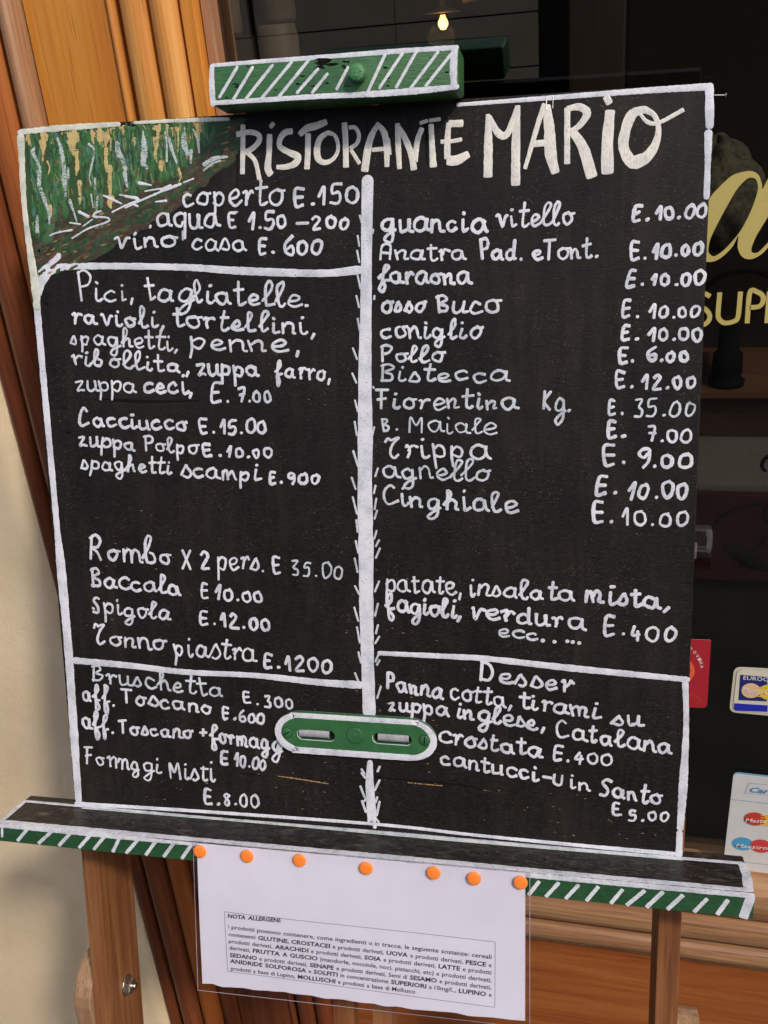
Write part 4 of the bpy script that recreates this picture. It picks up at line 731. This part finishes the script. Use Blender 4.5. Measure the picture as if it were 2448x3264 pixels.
# borders, centre line
strokes('white_border', BORDER[3:], M['white'], PB, menu, h=.00018, jit=.09, base=.00005)
strokes('cream_border', BORDER[:3], M['cream_border'], PB, menu, h=.00018, jit=.14, base=.00055)
strokes('centre_stripe', DIV[:1] + DIV[1:4], M['white'], PB, menu, h=.00018, jit=.05, base=.0001)
strokes('spike', DIV[4:], M['thin_white'], PB, menu, h=.00014)
strokes('mark', MISC, M['thin_white'], PB, menu)
strokes('crack', CRACK, M['gouge'], PB, menu, h=.0002, jit=.25)
strokes('splinter', [([x * .7 for x in w], p) for w, p in CRACKL], M['bare'], PB, menu, h=.00012, jit=.6)
mb = MB(); rs = random.Random(21)
for k in range(150):
    a, c = rs.choice(((.05, .36), (.07, .40), (.30, .42), (.33, .50), (.44, .60), (.22, .58), (.10, .585), (.50, .585), (.24, .53), (.315, .545)))
    u, v = a + rs.gauss(0, .03), c + rs.gauss(0, .02)
    if not (.03 < u < .54 and .2 < v < .605): continue
    ribbon(mb, [(u, v), (u + rs.uniform(.0004, .0022), v + rs.uniform(-.0001, .0003))], rs.uniform(.00025, .0006), PB, h=.0001, jit=.3)
mb.build('chips', M['bare'], menu, kind='stuff')

# cypress painting in the top left corner
def inside(p, poly_):
    x, y = p; r = False; n = len(poly_)
    for i in range(n):
        x1, y1 = poly_[i]; x2, y2 = poly_[(i + 1) % n]
        if (y1 > y) != (y2 > y) and x < (x2 - x1) * (y - y1) / (y2 - y1) + x1: r = not r
    return r
rs = random.Random(5)
HP = mm(HILL); TB = mm(TRBOT)
def tb_y(x):
    for (a, b), (c, d) in zip(TB, TB[1:]):
        if a <= x <= c: return b + (d - b) * (x - a) / (c - a)
    return TB[0][1] if x < TB[0][0] else TB[-1][1]
paint = bpy.data.objects.new('cypress_painting', None); COL.objects.link(paint); paint.parent = menu
u0p, u1p, v0p, v1p = min(p[0] for p in HP), max(p[0] for p in HP), .001, max(p[1] for p in HP)
def dabs(name, n, mats_region, length, width, ang, hb, col):
    mb = MB(); c = 0
    while c < n:
        u, v = rs.uniform(u0p, u1p), rs.uniform(v0p, v1p)
        if not inside((u, v), HP): continue
        if not mats_region(u, v): c += 0; continue
        c += 1; L = rs.uniform(*length); a = R(ang + rs.gauss(0, 5)); d = Vector((math.cos(a), math.sin(a))) * L / 2
        p0, p1 = Vector((u, v)) - d, Vector((u, v)) + d
        p0.y = max(p0.y, .0045); p1.y = max(p1.y, .0045); p0.x = max(p0.x, .0065); p1.x = max(p1.x, .0065)
        ribbon(mb, [p0, (p0 + p1) / 2 + Vector((rs.gauss(0, .0006), 0)), p1], [rs.uniform(.4, 1) * width, width * rs.uniform(.8, 1.4), width * .4], PB, h=.00012, jit=.35, base=hb)
    return mb.build(name, M[col], paint, smooth=True, kind='stuff')
sky_ = lambda u, v: v < tb_y(u) - .004
gnd = lambda u, v: v > tb_y(u) - .012
M['slope'] = dry_brush('painted dark slope', (.030, .032, .015), (.060, .036, .020), .49, (1, 1.5, 1), 60)
M['under'] = dry_brush('dark green underpaint', (.030, .075, .024), (.055, .062, .026), .48, (5, 1, 1), 120)
from_curve('slope_paint', [[BPn(x, y, 0)[:2] for x, y in [(TB[0][0], TB[0][1] - .006)] + [(a, b - .006) for a, b in TB] + HP[2:]]], M['slope'], .00004, Matrix.Translation((0, 0, .00505)), paint)
from_curve('tree_underpaint', [[BPn(x, y, 0)[:2] for x, y in [(TB[0][0], .004)] + [(TB[-1][0], .004)] + [(a, b - .0055) for a, b in TB[::-1]]]], M['under'], .00004, Matrix.Translation((0, 0, .00509)), paint)
dabs('ground_dabs', 150, gnd, (.006, .016), .0050, -25, .00002, 'b1'); dabs('ground_dabs', 130, gnd, (.004, .012), .0030, -25, .00012, 'b3'); dabs('ground_dabs', 34, gnd, (.003, .009), .0022, -20, .00020, 'b2')
dabs('ground_dabs', 40, gnd, (.002, .007), .0012, -15, .00024, 'b4'); dabs('ground_dabs', 120, gnd, (.004, .012), .0030, -40, .00021, 'g2')
dabs('sky_dabs', 50, lambda u, v: v < .016 + rs.uniform(0, .006) and u < .17, (.006, .014), .0050, 88, .00008, 'cream')
# tree clumps
def in_tree(u, v, grow=1.0):
    grow = 1.0 + rs.gauss(0, .16)
    for a, b, c, d, w in TR:
        a, b, c, d, w = a * .001, b * .001, c * .001, d * .001, w * .001 * .56 * grow
        t = (v - b) / (d - b)
        if -.02 <= t <= 1:
            cx = a + (c - a) * t; ww = w * min(1, (max(t, 0) * 4.2) ** .6 + .30)
            if abs(u - cx) < ww: return True
    return False
tree_ = lambda u, v: in_tree(u, v)
for i, (a, b, c, d, w) in enumerate(TR):
    mb = MB(); a, b, c, d, w = (q * .001 for q in (a, b, c, d, w)); w *= 1.28; a = max(a, .008 + w * .53); c = max(c, .010 + w * .55)
    pts = [(a, max(b - .004, .006)), (a + rs.gauss(0, .0015), b + (d - b) * .35), (c + rs.gauss(0, .0015), b + (d - b) * .7), (c, d)]
    ribbon(mb, pts, [w * .22, w * .72, w * .95, w * 1.05, w * 1.0, w * .8], PB, h=.00016, jit=.10, base=.00014, step=.0018)
    mb.build('painted_cypress', M['tree_green' if i % 3 else 'tree_green_b'], paint, smooth=True)
dabs('tree_dabs', 240, tree_, (.006, .016), .0026, 88, .00030, 'g1'); dabs('tree_dabs', 150, tree_, (.006, .016), .0022, 88, .00031, 'g2'); dabs('tree_dabs', 110, tree_, (.003, .010), .0012, 88, .00033, 'g3')
dabs('tree_dabs', 90, tree_, (.004, .012), .0020, 88, .00032, 'g4'); dabs('tree_dabs', 34, tree_, (.003, .009), .0014, 84, .00033, 'b2'); dabs('tree_dabs', 30, tree_, (.003, .008), .0012, 84, .00034, 'b4')
for w, p in CREAM:
    mb = MB(); w *= .001
    ribbon(mb, [(p[0] * .001, max(.006, p[1] * .001)), ((p[0] + p[2]) * .0005 + rs.gauss(0, .001), (p[1] + p[3]) * .0005), (p[2] * .001, p[3] * .001)], [w * .9, w * .55, w * .7, w * .2], PB, h=.00012, jit=.3, base=.00033, step=.0014)
    mb.build('sky_gap', M['dry_cream'], paint, smooth=True)
for w, p in HL:
    mb = MB(); pts = [(p[i] * .001, p[i + 1] * .001) for i in range(0, len(p), 2)]; ws = [x * .001 for x in w] if isinstance(w, list) else [w * .001] * 2
    ribbon(mb, pts, [q * .95 for q in ws], PB, h=.00015, jit=.22, base=.00040, step=.0014)
    mb.build('trunk_highlight', M['dry_light'], paint, smooth=True)
mb = MB()
for k in range(1): ribbon(mb, [(.105, .0012), (.115, .0012)], .0006, PB, base=.0004)
mb.build('edge_chip', M['blue_grey'], paint, smooth=True)
mb = MB()
for w, p in WLINES:
    pts = [(p[i] * .001, p[i + 1] * .001) for i in range(0, len(p), 2)]; ws = [x * .001 for x in w] if isinstance(w, list) else w * .001
    ribbon(mb, pts, ws, PB, h=.0002, jit=.22, base=.00042)
mb.build('path_strokes', M['white'], paint, smooth=True)
# green and cream smears over the white top edge
mb = MB()
for u, w in ((.012, .004), (.030, .006), (.047, .005), (.060, .008), (.070, .006), (.082, .010), (.105, .012), (.120, .006), (.145, .01)):
    for k in range(3): x = u + rs.uniform(-.5, .5) * w; ribbon(mb, [(x, .0014), (x + rs.gauss(0, .0004), .0052)], [.0012, w * .35], PB, h=.0002, jit=.4, base=.00045)
mb.build('edge_smears', M['g1'], paint, smooth=True, kind='stuff')
# handwriting: single-stroke letters in the writer's hand. lower case between 0 and 1 (ascenders to 2), digits and capitals between 0 and 2
G = {
'a': (1.0, ".72,.85 .42,1 .1,.72 .1,.25 .38,.02 .66,.25 .76,.9;.74,.9 .78,.2 .98,.06"), 'b': (.82, "-.1,.3 .3,1.2 .42,1.85 .25,2 .12,1.5 .12,.3 .35,0 .65,.2 .6,.75 .35,.85"),
'c': (.8, ".68,.85 .42,1 .1,.72 .1,.25 .38,0 .78,.22"), 'd': (.95, ".68,.85 .4,1 .08,.7 .1,.2 .38,0 .68,.3;.74,2 .74,.2 .95,.05"), 'e': (.78, ".1,.42 .5,.52 .66,.8 .42,1 .12,.72 .12,.25 .4,0 .8,.22"),
'f': (.72, "-.05,.5 .45,1.2 .55,1.75 .38,2 .22,1.5 .22,0 .2,-.6 .36,-.85 .5,-.45 .35,.15 .72,.35"), 'g': (.95, ".7,.88 .42,1 .1,.7 .12,.22 .4,.05 .68,.35 .76,.95 .72,-.45 .45,-.95 .15,-.75 .4,-.3 .95,.15"),
'h': (.85, "-.05,.4 .35,1.3 .38,1.85 .22,2 .14,1.4 .12,0;.12,.5 .4,.95 .64,.75 .64,.1 .85,.05"), 'i': (.45, ".12,1 .12,.15 .28,0 .48,.2;.16,1.5 .2,1.54"), 'l': (.55, "-.05,.35 .35,1.2 .45,1.8 .28,2 .12,1.5 .12,.2 .32,0 .58,.22"),
'm': (1.15, ".04,.95 .1,0;.1,.6 .3,1 .48,.8 .5,0;.5,.6 .74,1 .92,.8 .94,.1 1.15,.06"), 'n': (.82, ".04,.95 .1,0;.1,.6 .36,1 .6,.8 .62,.1 .84,.06"), 'o': (.85, ".45,1 .12,.75 .12,.25 .42,0 .7,.28 .68,.8 .42,1 .6,.9 .88,.95"),
'p': (.82, ".06,1.05 .1,0 .08,-.85;.08,.65 .36,1 .66,.82 .64,.3 .42,.05 .14,.22"), 'q': (.85, ".7,.88 .4,1 .1,.7 .12,.22 .4,.05 .66,.35;.74,.95 .72,-.9"), 'r': (.66, ".02,.85 .17,1 .2,.5 .2,.02;.2,.5 .34,.85 .5,1 .68,.86"),
's': (.68, ".0,.1 .32,1.02 .42,.9 .62,.35 .44,0 .12,.08"), 't': (.62, ".27,1.95 .25,.22 .42,0 .64,.2;.0,1.2 .58,1.28"), 'u': (.85, ".06,1 .08,.22 .3,0 .6,.3 .64,1;.64,1 .68,.15 .88,.06"), 'v': (.82, ".0,.88 .16,1 .28,.08 .42,.05 .62,.9 .82,.88"),
'z': (.76, ".05,.92 .52,1 .12,.05 .4,.12 .74,.02"), ',': (.3, ".2,.1 .08,-.35"), '.': (.42, ".20,.06 .25,.11"), '-': (.55, ".0,.55 .5,.55"), '+': (.6, ".05,.5 .55,.52;.3,.85 .3,.15"),
'0': (.92, ".5,1.98 .14,1.6 .1,.5 .4,.02 .72,.5 .74,1.5 .5,1.98"), '1': (.55, ".0,1.0 .36,2 .32,0"), '2': (.85, ".05,1.6 .35,2 .62,1.55 .08,.06 .75,.0"), '3': (.8, ".05,1.9 .58,1.95 .28,1.15 .62,.8 .5,.1 .02,.08"), '4': (.82, ".3,1.95 .05,.85 .7,.85;.55,1.35 .5,0"),
'5': (.8, ".65,2 .16,1.95 .12,1.1 .52,1.15 .64,.5 .4,.02 .02,.1"), '6': (.8, ".52,2 .12,1.2 .1,.35 .38,0 .66,.35 .55,.95 .16,.7"), '7': (.78, ".0,1.9 .62,1.95 .35,0;.15,1 .6,1.05"), '8': (.8, ".58,1.7 .32,2 .12,1.6 .58,.8 .6,.25 .32,0 .06,.4 .36,1 .58,1.7"), '9': (.82, ".62,1.55 .35,1.0 .1,1.4 .34,1.98 .64,1.7 .62,.7 .42,0"),
'E': (.78, ".6,2 .1,1.95 .1,.02 .65,.08;.1,1.0 .5,1.05"), 'P': (.82, ".12,1.9 .16,0;.0,1.8 .4,2 .74,1.65 .6,1.1 .2,.9"), 'C': (.95, ".72,1.7 .42,2 .08,1.4 .06,.5 .36,0 .95,.35"), 'R': (.95, ".14,1.85 .14,0;.0,1.75 .4,2 .74,1.65 .55,1.1 .18,.95 .5,.6 .85,0"),
'B': (.85, ".1,1.9 .1,0;.0,1.8 .42,2 .62,1.55 .2,1.08 .66,.75 .6,.15 .1,.04"), 'S': (.8, ".7,1.8 .4,2 .12,1.55 .6,.75 .5,.1 .0,.08"), 'F': (.85, ".05,1.92 .75,2;.2,1.92 .2,0;.02,.95 .6,1.05"), 'K': (.85, ".1,2 .12,0;.7,1.95 .15,.9 .75,.0"), 'M': (1.15, ".08,0 .1,1.95 .5,.9 .9,2 .95,.0"),
'A': (.9, ".0,0 .08,1.9 .6,1.95 .68,.0;.05,.9 .62,.9"), 'T': (.9, ".0,1.9 .8,2;.38,1.95 .38,0"), 'X': (.8, ".0,2 .7,0;.65,2 .05,0"), 'D': (.95, ".1,1.95 .12,.0;.0,2 .5,1.7 .75,.9 .5,.1 .12,.05"), 'U': (.9, ".05,2 .1,.5 .35,0 .65,.3 .72,2"),
'~': (1.0, ".0,1.6 .12,1.95 .3,1.7;.28,1.75 .7,1.98 .42,1.3 .3,.45 .5,.02 .85,.3"),
}
GP = {k: (adv, [[tuple(map(float, q.split(','))) for q in s.split()] for s in t.split(';')]) for k, (adv, t) in G.items()}
PRICEC = set('E0123456789.-')
THIN = {'Bistecca', 'Fiorentina', 'Kg.', 'B.', 'Maiale', 'agnello', 'Cinghiale', 'ecc', '35.00', 'Bruschetta'}
def write(words, name, label):
    mb = MB()
    for t, x0, y0, x1, y1, h, cap in words:
        x0, y0, x1, y1, h, cap = (q * .001 for q in (x0, y0, x1, y1, h, cap))
        price = all(c in PRICEC for c in t)
        adv = [GP[c][0] for c in t]; gap = .20 if price else .17
        tot = sum(adv) + gap * (len(t) - 1)
        # last glyph's own width, not its advance
        d = Vector((x1 - x0, y1 - y0)); sx = d.length / max(tot - .08, .3)
        if t in ('.', ',', '-') or len(t) == 1: sx = min(sx, h * 1.3) if t != '-' else sx
        dn = d.normalized(); x = 0
        wb_ = .0006 if (y0 < .135 and x0 < .21) else 0.0
        if t in THIN: sw0 = .0020
        else: sw0 = .00235
        sw = sw0 + random.uniform(-.0003, .0004)
        if h < .0085 and not price: sw *= .93
        for c, ad in zip(t, adv):
            jy = random.gauss(0, .045) * h; js = 1 + random.gauss(0, .075); ja = random.gauss(0, .09); sl = .06
            zs = .84 if (price and c == '0') else 1.0
            for s in GP[c][1]:
                pts = []
                for a, y in s:
                    if c.isdigit() or c.isupper() or c == '~': yy = y / 2 * cap * js * zs
                    elif y > 1.3 and c == 'i': yy = y * h * js * .98
                    elif y > 1: yy = h * js + (y - 1) * (cap - h)
                    else: yy = y * h * js
                    xx = (x + a * js + random.gauss(0, .04)) * sx + (sl + ja) * yy * .6
                    p = Vector((x0, y0)) + dn * xx; pts.append((p.x, p.y - yy - jy + random.gauss(0, .035) * h))
                if len(pts) > 3 or c in 'e': ribbon(mb, pts, [sw * random.uniform(.78, 1.18) for _ in range(5)], PB, h=.00009, jit=.16, step=.0010, base=wb_, blunt=.7)
                else: ribbon(mb, pts, [sw * random.uniform(.95, 1.15), sw], PB, jit=.07, step=.0011, base=wb_)
            x += ad + gap
    return mb.build(name, M['thin_white' if words[0][0] in THIN else 'white'], menu, smooth=True, label=label)
for wd_ in WORDS: write([wd_], 'written_word', 'white handwritten word reading ' + wd_[0].replace('~', 'T'))
strokes('title_stroke', [([x * 1.22 for x in w] if isinstance(w, list) else w * 1.22, p) for w, p in TITLE], M['cream_white'], PB, menu, base=.0003, blunt=.4, h=.00018, jit=.06)

# green slotted metal plate
cx0 = (PL[0][0] + PL[1][0]) / 2 * .001; L = (PL[1][0] - PL[0][0]) * .001; ytop = (PL[2][1] + PL[3][1]) / 2 * .001; ybot = (PL[4][1] + PL[5][1]) / 2 * .001
cyp = (ytop + ybot) / 2; Hp = ybot - ytop; angp = math.atan2(PL[1][1] - PL[0][1], PL[1][0] - PL[0][0])
def stad(cx, cy, L, H, n=14, k=1.0):
    r = H / 2; out = []
    for q in range(n + 1): a = R(-90 + 180 * q / n); out.append((cx + L / 2 - r * k + r * k * math.cos(a), cy + r * math.sin(a)))
    for q in range(n + 1): a = R(90 + 180 * q / n); out.append((cx - L / 2 + r * k + r * k * math.cos(a), cy + r * math.sin(a)))
    return out
MPL = Matrix.Translation(BPn(cx0, cyp, 0)) @ Matrix.Rotation(-angp, 4, 'Z')
sl_ = []
slc = []
for a, b_ in ((0, 1), (2, 3)):
    x = (SLOTS[a][0] + SLOTS[b_][0]) / 2 * .001 - cx0; y = -((SLOTS[a][1] + SLOTS[b_][1]) / 2 * .001 - cyp); w = abs(SLOTS[b_][0] - SLOTS[a][0]) * .001
    slc.append((x, y + .0005, w)); sl_.append(stad(x, y, w, .0098)[::-1])
from_curve('metal_plate', [stad(0, 0, L, Hp, k=1.25)] + sl_, M['green_plate'], .0030, MPL @ Matrix.Translation((0, 0, .0021)), menu, bevel=.0004)
# painted white rim
def rimpts(L, H, k=1.25): return stad(0, 0, L, H, k=k)
mb = MB(); rp = rimpts(L - .0046, Hp - .0052); RM = MPL
ribbon(mb, rp + [rp[0]], [.0050, .0060, .0065, .0050, .0048, .0056, .0062, .0066, .0058], lambda a, b, h: RM @ Vector((a, b, .00395 + h)), h=.00014, jit=.05)
mb.build('white_rim', M['white'], menu, smooth=True)
mb = MB(); rp = rimpts(L + .0002, Hp + .0002)
vs = []; fs = []; n = len(rp)
for z in (.0002, .0037):
    for a, b_ in rp: vs.append(RM @ Vector((a * (1.004), b_ * 1.012, z)))
for k in range(n): fs.append((k, (k + 1) % n, n + (k + 1) % n, n + k))
mb.add(vs, fs); mb.build('rim_edge', M['white'], menu)
for x, y, w in slc:
    # threaded rod seen in the slot
    pr = []; kk = int((w - .006) / .0007)
    for q in range(kk): pr += [(.0042, -w / 2 + .003 + q * .0007), (.0034, -w / 2 + .003 + q * .0007 + .00035)]
    lathe('threaded_rod', pr, M['white'], lambda a, b, h, X=x, Y=y: RM @ Vector((X + h + (.0015 if X > 0 else -.0015), Y + a, .0021 + abs(b) * .52)), menu, n=16)
    mb = MB(); rp = stad(x, y - .0005, w + .0004, .0102)
    ribbon(mb, rp[20:] + rp[:4], .0006, lambda a, b, h: RM @ Vector((a, b, .0040 + h)), h=.0002); mb.build('slot_line', M['white'], menu, smooth=True)
for i, (a, b_) in enumerate(SCR):
    X, Y = a * .001 - cx0, -(b_ * .001 - cyp)
    if i < 2:
        s = lathe('screw', [(.0046, 0), (.0046, .0003), (.0042, .0006), (.0004, .0008)], M['green_plate'], lambda p, q, h: RM @ Vector((X + p, Y + q, .0041 + h)), menu, n=24)
        th = R(35 if i == 0 else 85); mb = MB(); dx, dy = math.cos(th) * .0036, math.sin(th) * .0036
        ribbon(mb, [(X - dx, Y - dy), (X + dx, Y + dy)], .0009, lambda p, q, h: RM @ Vector((p, q, .0049 + h)), h=.0001, cap=False); mb.build('slot', M['gouge'], s)
        mb = MB(); ribbon(mb, [(X + .0049 * math.cos(R(q)), Y + .0049 * math.sin(R(q))) for q in range(0, 361, 20)], .0004, lambda p, q, h: RM @ Vector((p, q, .0040 + h)), h=.0001, cap=False); mb.build('groove', M['gouge'], s)
    else:
        lathe('boss', [(.0078, 0), (.0072, .0005), (.0060, .0003), (.0050, .0006), (.0036, .0003), (.0020, .0007), (.0004, .0007)], M['green_plate'], lambda p, q, h: RM @ Vector((X + p, Y + q, .0041 + h)), menu, n=24)
# small staple and nails
mb = MB(); su, sv = .4402, .0020
tube(mb, [BPn(su, sv, .0004), BPn(su - .0003, sv + .0088, .0007), BPn(su + .0005, sv + .0098, .0007)], .00045, 6); tube(mb, [BPn(su + .0048, sv, .0004), BPn(su + .0046, sv + .0090, .0006)], .0003, 6)
mb.build('staple', M['metal'], menu)
mb = MB(); tube(mb, [BPn(.5602, .0085, -.002), BPn(.5690, .0090, -.002)], .0004, 6); tube(mb, [BPn(.5690, .0090, -.002), BPn(.5694, .0090, -.002)], .0016, 8); mb.build('nail', M['metal'], menu)
for u, v in ((.0135, .1440), (.0255, .2560), (.0110, .1000), (.105, .0035)):
    lathe('nail_head', [(.0013, 0), (.0012, .0003), (.0003, .0005)], M['gouge'], lambda p, q, h, U=u, V=v: BPn(U + p, V + q, .0004 + h), menu, n=12)

# ============================================================ THE LAMINATED NOTICE AND ITS TACKS
WPAP = lambda v: .0475 + max(0, v - .62) * .055
NB = BPn_note = None
notice = empty('allergen_notice', 'white printed allergen notice in a clear sleeve tacked to the green ledge', 'notice', rooted(.28, .62, .0475))
def NP(a, b, h): return (a - .28, -(b - .62), WPAP(b) - .0475 + h)
def sheet(name, quad, mat, h, torn=False, th=.0002):
    mb = MB(); nx, ny = 60, 16; vs = []; fs = []; rs = random.Random(9); Q = [Vector(q) for q in mm(quad)]
    tear = [max(0, rs.gauss(.0006, .0006)) for _ in range(nx + 1)]
    if torn:
        for c_, amp in ((2, .0035), (16, .0018), (33, .0016), (48, .001)): tear[c_] -= amp
        t2 = tear[:]; tear = [(t2[max(0, i - 1)] + 2 * t2[i] + t2[min(nx, i + 1)]) / 4 for i in range(nx + 1)]
    for z in (h + th, h):
        for j in range(ny + 1):
            for i in range(nx + 1):
                s, t = i / nx, j / ny; a = Q[0].lerp(Q[1], s); b = Q[3].lerp(Q[2], s); p = a.lerp(b, t)
                if torn and j == ny: p.y += tear[i] * 1.3
                if torn and j == 0: p.y += rs.uniform(-.0004, .0004)
                bow = .0012 * math.sin(math.pi * t * 1.3) * math.sin(s * 5 + .6)
                vs.append(NP(p.x, p.y, z + bow))
    o = (nx + 1) * (ny + 1)
    for j in range(ny):
        for i in range(nx):
            a = j * (nx + 1) + i; fs.append((a, a + nx + 1, a + nx + 2, a + 1)); fs.append((o + a, o + a + 1, o + a + nx + 2, o + a + nx + 1))
    for i in range(nx):
        fs.append((i, i + 1, o + i + 1, o + i)); k = ny * (nx + 1) + i; fs.append((k, o + k, o + k + 1, k + 1))
    for j in range(ny):
        a, b = j * (nx + 1), (j + 1) * (nx + 1); fs.append((a, o + a, o + b, b)); fs.append((a + nx, b + nx, o + b + nx, o + a + nx))
    mb.add(vs, fs); return mb.build(name, mat, notice, smooth=False)
sheet('paper', PAPER, M['paper'], .0002, True)
sheet('clear_sleeve', SLEEVE, M['sleeve'], .0011, False, .00012)
Qs = [Vector(q) for q in mm(SLEEVE)]; mb = MB()
for i in range(4):
    ribbon(mb, [Qs[i], Qs[(i + 1) % 4]], .0005, lambda a, b, h: NP(a, b, .0013 + h), h=.0001, jit=.02, step=.004)
mb.build('sleeve_edge', simple('sleeve weld', (.36, .30, .36), .3), notice)
def bow_of(a, b):
    Q = [Vector(q) for q in mm(PAPER)]; s = (a - Q[0].x) / (Q[1].x - Q[0].x); t = (b - Q[0].y) / (Q[3].y - Q[0].y)
    return .0012 * math.sin(math.pi * min(max(t, 0), 1) * 1.3) * math.sin(s * 5 + .6)
# printed frame and text, draped on the paper
def drape(o):
    for v in o.data.vertices:
        a, b = v.co.x, -v.co.y; v.co = Vector(NP(a, b, .00055 + bow_of(a, b)))
MT = Matrix(((1, 0, 0, 0), (0, 1, 0, 0), (0, 0, 1, 0), (0, 0, 0, 1)))
mb = MB()
q = mm(BOX)
for i in range(4):
    a, b = Vector(q[i]), Vector(q[(i + 1) % 4]); n = 30; d = (b - a).normalized(); nn = Vector((-d.y, d.x)) * .00018; vs = []
    for k in range(n + 1): p = a.lerp(b, k / n); vs += [(p.x + nn.x, -(p.y + nn.y), 0), (p.x - nn.x, -(p.y - nn.y), 0)]
    mb.add(vs, [(2 * k, 2 * k + 1, 2 * k + 3, 2 * k + 2) for k in range(n)])
drape(mb.build('printed_frame', M['ink'], notice))
TXT = [('*NOTA *ALLERGENI:', 1), ('I prodotti possono contenere, come ingredienti o in tracce, le seguente sostanze: cereali', 0), ('contenenti *GLUTINE, *CROSTACEI e prodotti derivati, *UOVA e prodotti derivati, *PESCE e', 0),
       ('prodotti derivati, *ARACHIDI e prodotti derivati, *SOIA e prodotti derivati, *LATTE e prodotti', 0), ('derivati, *FRUTTA *A *GUSCIO (mandorle, nocciole, noci, pistacchi, etc) e prodotti derivati,', 0),
       ('*SEDANO e prodotti derivati, *SENAPE e prodotti derivati, Semi di *SESAMO e prodotti derivati,', 0), ('*ANIDRIDE *SOLFOROSA e *SOLFITI in concentrazione *SUPERIORI a 10mg/l.., *LUPINO e', 0), ('prodotti a base di Lupino, *MOLLUSCHI e prodotti a base di Mollusco', 0)]
wcache = {}
def tw(s, bold):
    k = (s, bold)
    if k not in wcache:
        cu = bpy.data.curves.new('t', 'FONT'); cu.body = s; t = bpy.data.objects.new('tmp', cu); COL.objects.link(t); bpy.context.view_layer.update()
        xs = [q[0] for q in t.bound_box]; wcache[k] = (max(xs) - min(xs)) * (1.13 if bold else 1.0); bpy.data.objects.remove(t); bpy.data.curves.remove(cu)
    return wcache[k]
SZ = .00545
for (line, ital), nt_ in zip(TXT, NOTE):
    A = Vector((nt_[0] * .001, -nt_[1] * .001)); B_ = Vector((nt_[2] * .001, -nt_[3] * .001)); d = (B_ - A); Ln = d.length; dn = d.normalized(); ang = math.atan2(d.y, d.x)
    ws = line.split(); wd = [tw(w.strip('*'), w[0] == '*') * SZ for w in ws]; sp_ = .0022; sxs = (Ln - sp_ * (len(ws) - 1)) / sum(wd)
    x = 0; objs = []
    for w, wl_ in zip(ws, wd):
        bold = w[0] == '*'; s = w.strip('*')
        p0 = A + dn * x; p1 = A + dn * (x + wl_ * sxs)
        o = text_line('word', s, p0, p1, M['ink'], MT, None, bold=.032 if bold else .016, shear=.22 if ital else .06, height=SZ, lift=0)
        objs.append(o); x += wl_ * sxs + sp_
    mb = MB()
    for o in objs:
        mb.add([v.co[:] for v in o.data.vertices], [tuple(p.vertices) for p in o.data.polygons]); me = o.data; bpy.data.objects.remove(o); bpy.data.meshes.remove(me)
    drape(mb.build('printed_line', M['ink'], notice))
# tacks
order = ['leftmost orange thumbtack at the top left corner of the notice', 'second orange thumbtack from the left along the notice', 'third orange thumbtack from the left along the notice', 'middle orange thumbtack of seven under the board centre', 'fifth orange thumbtack from the left along the notice', 'sixth orange thumbtack from the left along the notice', 'rightmost orange thumbtack at the top right corner of the notice']
tk0 = None
for (a, b), lab in zip(TK, order):
    root = empty('thumbtack', lab, 'thumbtack', rooted(a * .001, b * .001, .0488), 'orange thumbtacks along the ledge')
    if tk0 is None:
        h_ = lathe('head', [(.0056, .0), (.0059, .0004), (.0059, .0014), (.0054, .0021), (.0040, .0025), (.0004, .0027)], M['orange'], lambda p, q, h: (p, q, h), root, n=48, smooth=False)
        s_ = lathe('point', [(.0005, -.003), (.0005, .0)], M['metal'], lambda p, q, h: (p, q, h), root, n=8); tk0 = (h_, s_)
    else:
        for c in tk0: d = c.copy(); COL.objects.link(d); d.parent = root
